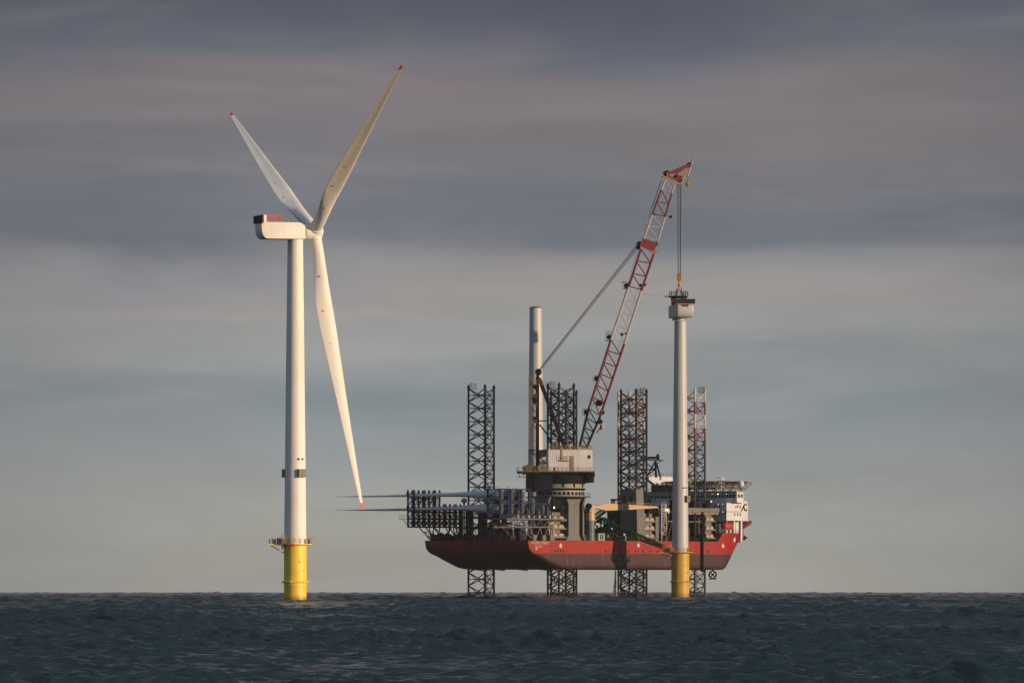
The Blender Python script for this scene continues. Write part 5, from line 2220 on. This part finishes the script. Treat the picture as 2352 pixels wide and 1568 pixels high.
for j in range(4):
    k = MB()
    u = ur0 + j * PIT + 4.2
    k.box(VW, u - .45, u + .45, vr1 + 1.6, vr1 + 2.4, zpl, zpl + 1.3)
    k.bar(VW(u - .6, vr1 + 2.2, zpl), VW(u - .6, vr1 + 2.2, zpl + 3.2), .08)
    k.box(VW, u - .2, u + .3, vr1 + 1.8, vr1 + 2.3, zpl + 1.7, zpl + 2.2)
    k.build('hydraulic_unit', mat('dull_unit_paint', (.13, .13, .125), .6), rr)
for j in range(9):
    k = MB()
    k.ball(VW(ur0 + 2.5 + j * 2.6, vr1 + 3.35, zpl + .55), .15, 8)
    k.build('rack_lamp', LAMPCOOL, rr)

# dome aerial by the aft leg
k = MB()
udm = U(1066, -21)
zdm = Z(1149, udm, -21)
k.ball(VW(udm, -21, zdm), .9, 14)
k.bar(VW(udm, -21, DZ), VW(udm, -21, zdm - .7), .25, .35)
k.build('dome_aerial', LTGREY, ship, smooth=True)

# ------------------------------------------------------------------ cream knuckle crane
dcu, dcv = U(1356, 19), 19.0
dc = thing('deck_crane', 'cream deck crane with a long horizontal boom resting along the starboard side', 'crane', VW(dcu, dcv, DZ), PSI)
zc0, zc1 = Z(1195, dcu, dcv), Z(1162, dcu, dcv)
MB().lathe(VW(dcu, dcv, 0), [(1.32, DZ), (1.32, zc0)], 32).build('pedestal', GREYSTEEL, dc, smooth=True)
k = MB().lathe(VW(dcu, dcv, 0), [(1.36, zc0 + .004), (1.36, zc1 - .4), (1.1, zc1)], 32)
k.build('king_post', CREAM, dc, smooth=True)


def DB(px, py, l=0.0):
    """a point in the boom's plane"""
    t = 0.0
    e = (VW(1, .10, 0) - VW(0, 0, 0)).normalized()
    o = VW(dcu, dcv, 0)
    for _ in range(10):
        D = o.y + e.y * t
        t = (px2x(px, D) - o.x) / e.x
    p = o + e * t
    p.z = py2z(py, p.y)
    n_ = W(e.y, -e.x, 0)
    return p + n_ * l


pts = [(1352, 1165), (1354, 1160), (1366, 1161), (1386, 1157), (1395, 1156), (1507, 1162.5), (1509, 1166), (1470, 1168.5), (1420, 1171), (1389, 1172), (1366, 1167)]
k = MB()
k.prism([DB(x, y, .65) for x, y in pts], [DB(x, y, -.65) for x, y in pts])
dbo = k.build('boom', CREAM, dc)
k = MB()
k.prism([DB(x, y, .68) for x, y in ((1428, 1163.5), (1443, 1163.8), (1443, 1165.8), (1428, 1165.5))], [DB(x, y, .6) for x, y in ((1428, 1163.5), (1443, 1163.8), (1443, 1165.8), (1428, 1165.5))])
k.build('boom_plate', DKGREY, dbo)
k = MB()
for l in (-.5, .5):
    k.bar(DB(1366, 1183, l), DB(1384, 1170, l), .2)
    k.bar(DB(1367, 1192, l), DB(1393, 1172, l), .24)
k.build('luffing_cylinder', BLACK, dc)
k = MB()
k.ball(VW(dcu - .8, dcv, zc1 - .2), 1.15, 12)
k.bar(VW(dcu - 1.2, dcv, zc1), VW(dcu - 1.3, dcv + .3, zc1 - 2), .35)
k.bar(DB(1508, 1165), DB(1511, 1178), .45)
k.ball(DB(1510, 1180), .9, 10)
k.build('winch_drum', BLACK, dc)
k = MB()
k.path([DB(1362, 1157.5), DB(1420, 1155.5), DB(1440, 1156.2)], .05, 4)
rail(k, [DB(1395, 1156, .3), DB(1495, 1162, .3)], .8, .035, 2.0)
k.build('boom_railing', CREAM, dbo)
k = MB()
k.box(VW, dcu + 1.3, dcu + 2.8, dcv, dcv + 1.2, Z(1206, dcu, dcv), Z(1200, dcu, dcv))
k.build('service_box', LTGREY, dc)

# ------------------------------------------------------------------ green gangway
gs = VW(43.5, 17.0, 20.6)
ge = W(px2x(1523, 1958.5), 1958.5, py2z(1258.5, 1958.5))
gw = thing('gangway', 'dark green lattice gangway sloping from the ship to the bare tower platform', 'gangway', VW(43.5, 17, DZ), PSI)
ax_ = (ge - gs)
axh = W(ax_.x, ax_.y, 0).normalized()
nn = W(axh.y, -axh.x, 0)
k = MB()
for s_ in (.85, -.85):
    lo0, lo1 = gs + nn * s_, ge + nn * s_ * .8
    truss(k, (lo0 + W(0, 0, 2.2), lo1 + W(0, 0, .9)), (lo0, lo1), 12, .2, .12, 'X')
for i in range(13):
    p = gs.lerp(ge, i / 12)
    k.bar(p + nn * .85, p - nn * .85, .1)
k.hexa([gs + nn * .8 + W(0, 0, .02), ge + nn * .65 + W(0, 0, .02), ge - nn * .65 + W(0, 0, .02), gs - nn * .8 + W(0, 0, .02),
        gs + nn * .8 + W(0, 0, .12), ge + nn * .65 + W(0, 0, .12), ge - nn * .65 + W(0, 0, .12), gs - nn * .8 + W(0, 0, .12)])
k.build('bridge_truss', GREEN, gw)
k = MB()
for s_ in (.85, -.85):
    a = gs + nn * s_
    back = gs - axh * 7.0 + nn * s_
    mid = gs - axh * 2.0 + nn * s_
    k.bar(a + W(0, 0, 2.2), mid + W(0, 0, 3.2), .35)
    k.bar(mid + W(0, 0, 3.2), back + W(0, 0, -.2), .4)
    k.bar(back + W(0, 0, -.2), back + W(0, 0, -3.6), .35)
    k.bar(mid + W(0, 0, 3.2), mid + W(0, 0, -3.8), .4)
    k.bar(back + W(0, 0, -3.0), mid + W(0, 0, .5), .3)
    k.bar(back + W(0, 0, -.4), mid + W(0, 0, -.6), .4)
    k.bar(a, a + W(0, 0, -3.8), .25)
    k.bar(back + W(0, 0, -1.8), a + W(0, 0, -.6), .3)
    k.bar(back + W(0, 0, -3.4), a + W(0, 0, -3.2), .35)
    k.bar(back.lerp(mid, .5) + W(0, 0, 1.2), back.lerp(mid, .4) + W(0, 0, -3.6), .3)
for t in (0, .5, 1):
    p = gs - axh * (1 + 4.5 * t)
    k.bar(p + nn, p - nn, .3)
k.box(lambda a, b_, z: gs - axh * a + nn * b_ + W(0, 0, z), 1.2, 6.6, -1.0, 1.0, -3.0, -.7)
k.build('gangway_tower', GREEN, gw)
for t, dz_ in ((-.21, .5), (-.08, .9), (.1, .5), (.33, .1)):
    k = MB()
    p = gs + ax_ * t if t > 0 else gs + axh * (t * 20)
    k.ball(p + nn * 1.0 + W(0, 0, dz_), .26 if t < .3 else .33, 8)
    k.build('gangway_lamp', LAMPCOOL, gw)
k = MB()
k.bar(ge, ge + axh * 1.5 + W(0, 0, -1.1), .3, .2)
k.box(lambda a, b_, z: ge + axh * a + nn * b_ + W(0, 0, z), -.4, .5, -.7, .7, -.3, .2)
k.build('gangway_tip', BLACK, gw)
# stepped dark shelter behind the gangway
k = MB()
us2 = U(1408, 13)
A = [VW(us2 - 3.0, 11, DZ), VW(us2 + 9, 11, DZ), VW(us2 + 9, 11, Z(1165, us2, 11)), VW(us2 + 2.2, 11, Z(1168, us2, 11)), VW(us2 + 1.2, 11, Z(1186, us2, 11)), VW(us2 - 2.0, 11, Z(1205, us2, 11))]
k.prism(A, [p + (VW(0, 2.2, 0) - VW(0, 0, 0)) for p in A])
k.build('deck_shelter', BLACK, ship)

# ------------------------------------------------------------------ loose deck cargo
cargo = [
    ('deck_box', 'pale grey deck box by the rail beside the deck crane', 'box', U(1375, 19), 19.0, 1.6, 1.2, 2.3, LTGREY),
    ('deck_box', 'small orange box at the rail under the green gangway', 'box', U(1420, 19), 19.0, .6, .6, 1.4, ORANGE),
    ('deck_box', 'grey cabinet at the rail under the green gangway', 'box', U(1427, 19), 19.0, 1.3, 1.0, 1.6, LTGREY),
    ('deck_container', 'dark red container lying on the deck below the blade racks', 'container', U(1198, 12), 8.0, 3.2, 1.3, 2.6, CONTRED),
    ('deck_box', 'white cabinet standing between the crane pedestal columns', 'box', U(1264, 19.4), 19.0, 1.4, .9, 5.6, LTGREY)]
for nm, lb_, ct, u, v, du, dv, h, m_ in cargo:
    t = thing(nm, lb_, ct, VW(u, v, DZ + .07), PSI)
    k = MB()
    k.box(VW, u - du, u + du, v - dv, v + dv, DZ + .07, DZ + h)
    bo = k.build('body', m_, t, bevel=.06)
    k = MB()
    k.box(VW, u - du * .55, u - du * .1, v + dv + .003, v + dv + .04, DZ + .3, DZ + h * .85)
    k.box(VW, u + du * .1, u + du * .55, v + dv + .003, v + dv + .04, DZ + .3, DZ + h * .85)
    k.build('door', DKGREY if m_ is not CONTRED else CONTRED, bo)
# orange pipe-handling beam under the racks
t = thing('orange_gantry', 'orange-brown gantry beam on a post below the blade racks', 'gantry', VW(U(1139, 5), 5, DZ), PSI)
k = MB()
u = U(1139, 5)
k.box(VW, u - .35, u + .35, 4.6, 5.4, DZ, 21.5)
k.build('post', ORANGEDARK, t)
k = MB()
k.box(VW, u - 1, u + 7.5, 4.5, 5.5, 21.5, 22.4)
k.hexa([VW(u - 3.4, 4.6, 21.75), VW(u - 1, 4.5, 21.5), VW(u - 1, 5.5, 21.5), VW(u - 3.4, 5.4, 21.75),
        VW(u - 3.4, 4.6, 22.0), VW(u - 1, 4.5, 22.4), VW(u - 1, 5.5, 22.4), VW(u - 3.4, 5.4, 22.0)])
k.build('beam', ORANGEDARK, t)
# mooring winches on the stern
for j, (v, s) in enumerate(((-18, 1.5), (-14.5, 1.6), (-11, 1.3), (-7.5, 1.4), (-4, 1.2))):
    k = MB()
    c0 = VW(2.6, v, DZ + s * .75)
    k.lathe(c0, [(s * .8, -1.3), (s * .8, -1.1), (s * .5, -1.05), (s * .5, 1.05), (s * .8, 1.1), (s * .8, 1.3)], 16, (ch_v, W(0, 0, 1), sp_v))
    k.box(VW, 1.8, 3.6, v - 1.5, v + 1.5, DZ, DZ + .6)
    k.build('mooring_winch', BLACK, ship)
# equipment crowding the aft port deck
for i in range(46):
    u, v = random.uniform(18, 36), random.uniform(-18, 2)
    machine(u, v, random.uniform(.4, 1.2), random.uniform(1, 5.5), random.choice((BLACK, BLACK, DKGREY, NAVY)))
for i in range(24):
    u, v = random.uniform(16, 38), random.uniform(-16, 8)
    k = MB()
    h = random.uniform(3, 9)
    k.bar(VW(u, v, DZ), VW(u + random.uniform(-1, 1), v, DZ + h), .13, n=8)
    k.bar(VW(u, v, DZ), VW(u, v, DZ + .3), .3, n=8)
    k.build('vent_pipe', random.choice((BLACK, DKGREY, RUSTGREY)), ship)
for i in range(22):
    u, v = random.uniform(28, 52), random.uniform(5, 19)
    machine(u, v, random.uniform(.3, .9), random.uniform(.8, 2.6), random.choice((DKGREY, GREYSTEEL, BLACK, CONTRED)))

# gear on the stern below the root rack
for i in range(34):
    u, v = random.uniform(1.5, 13), random.uniform(-2, 17)
    machine(u, v, random.uniform(.5, 1.3), random.uniform(1.2, 4.8), random.choice((BLACK, BLACK, DKGREY, NAVY, RUSTGREY)))
for i in range(20):
    u, v = random.uniform(1.5, 14), random.uniform(-4, 16)
    k = MB()
    h = random.uniform(2.5, 5.8)
    k.bar(VW(u, v, DZ), VW(u, v, DZ + h), .14, n=8)
    k.bar(VW(u, v, DZ + h), VW(u + random.uniform(-1.5, 1.5), v + random.uniform(-2, 2), DZ + h), .12, n=8)
    k.build('vent_pipe', random.choice((BLACK, DKGREY, RUSTGREY)), ship)

# ------------------------------------------------------------------ discharge water falling from the hull
m = bpy.data.materials.new('falling_water')
m.use_nodes = True
T = NT(m.node_tree)
b = T.n['Principled BSDF']
b.inputs['Base Color'].default_value = (.92, .93, .95, 1)
b.inputs['Roughness'].default_value = .3
b.inputs['Alpha'].default_value = .16
k = MB()
ud = U(1414, 8)
pc_ = VW(ud, 8, 0)
for i in range(1500):
    t = random.random() ** .8
    z = lerp(8.0, -.7, t)
    sx = .25 + .75 * t
    p = W(pc_.x + random.gauss(-.25 * t, .38 * sx), pc_.y + random.gauss(0, .4 * sx), z)
    r_ = random.uniform(.03, .085)
    k.bar(p, p + W(0, 0, -random.uniform(.2, .7)), r_, r_ * .5, n=4)
wf = k.build('falling_water', m)
wf['kind'] = 'stuff'

# ------------------------------------------------------------------ sea air
m = bpy.data.materials.new('sea_haze')
m.use_nodes = True
T = NT(m.node_tree)
T.n.remove(T.n['Principled BSDF'])
pv = T.add('ShaderNodeVolumePrincipled')
pv.inputs['Color'].default_value = (.90, .94, 1.0, 1)
pv.inputs['Density'].default_value = 1.7e-5
T.link(pv.outputs[0], T.n['Material Output'].inputs['Volume'])
k = MB()
k.box(W, -6800, 6800, -6800, 6800, -22.0, 150.0)
hz = k.build('haze', m)
hz['kind'] = 'stuff'
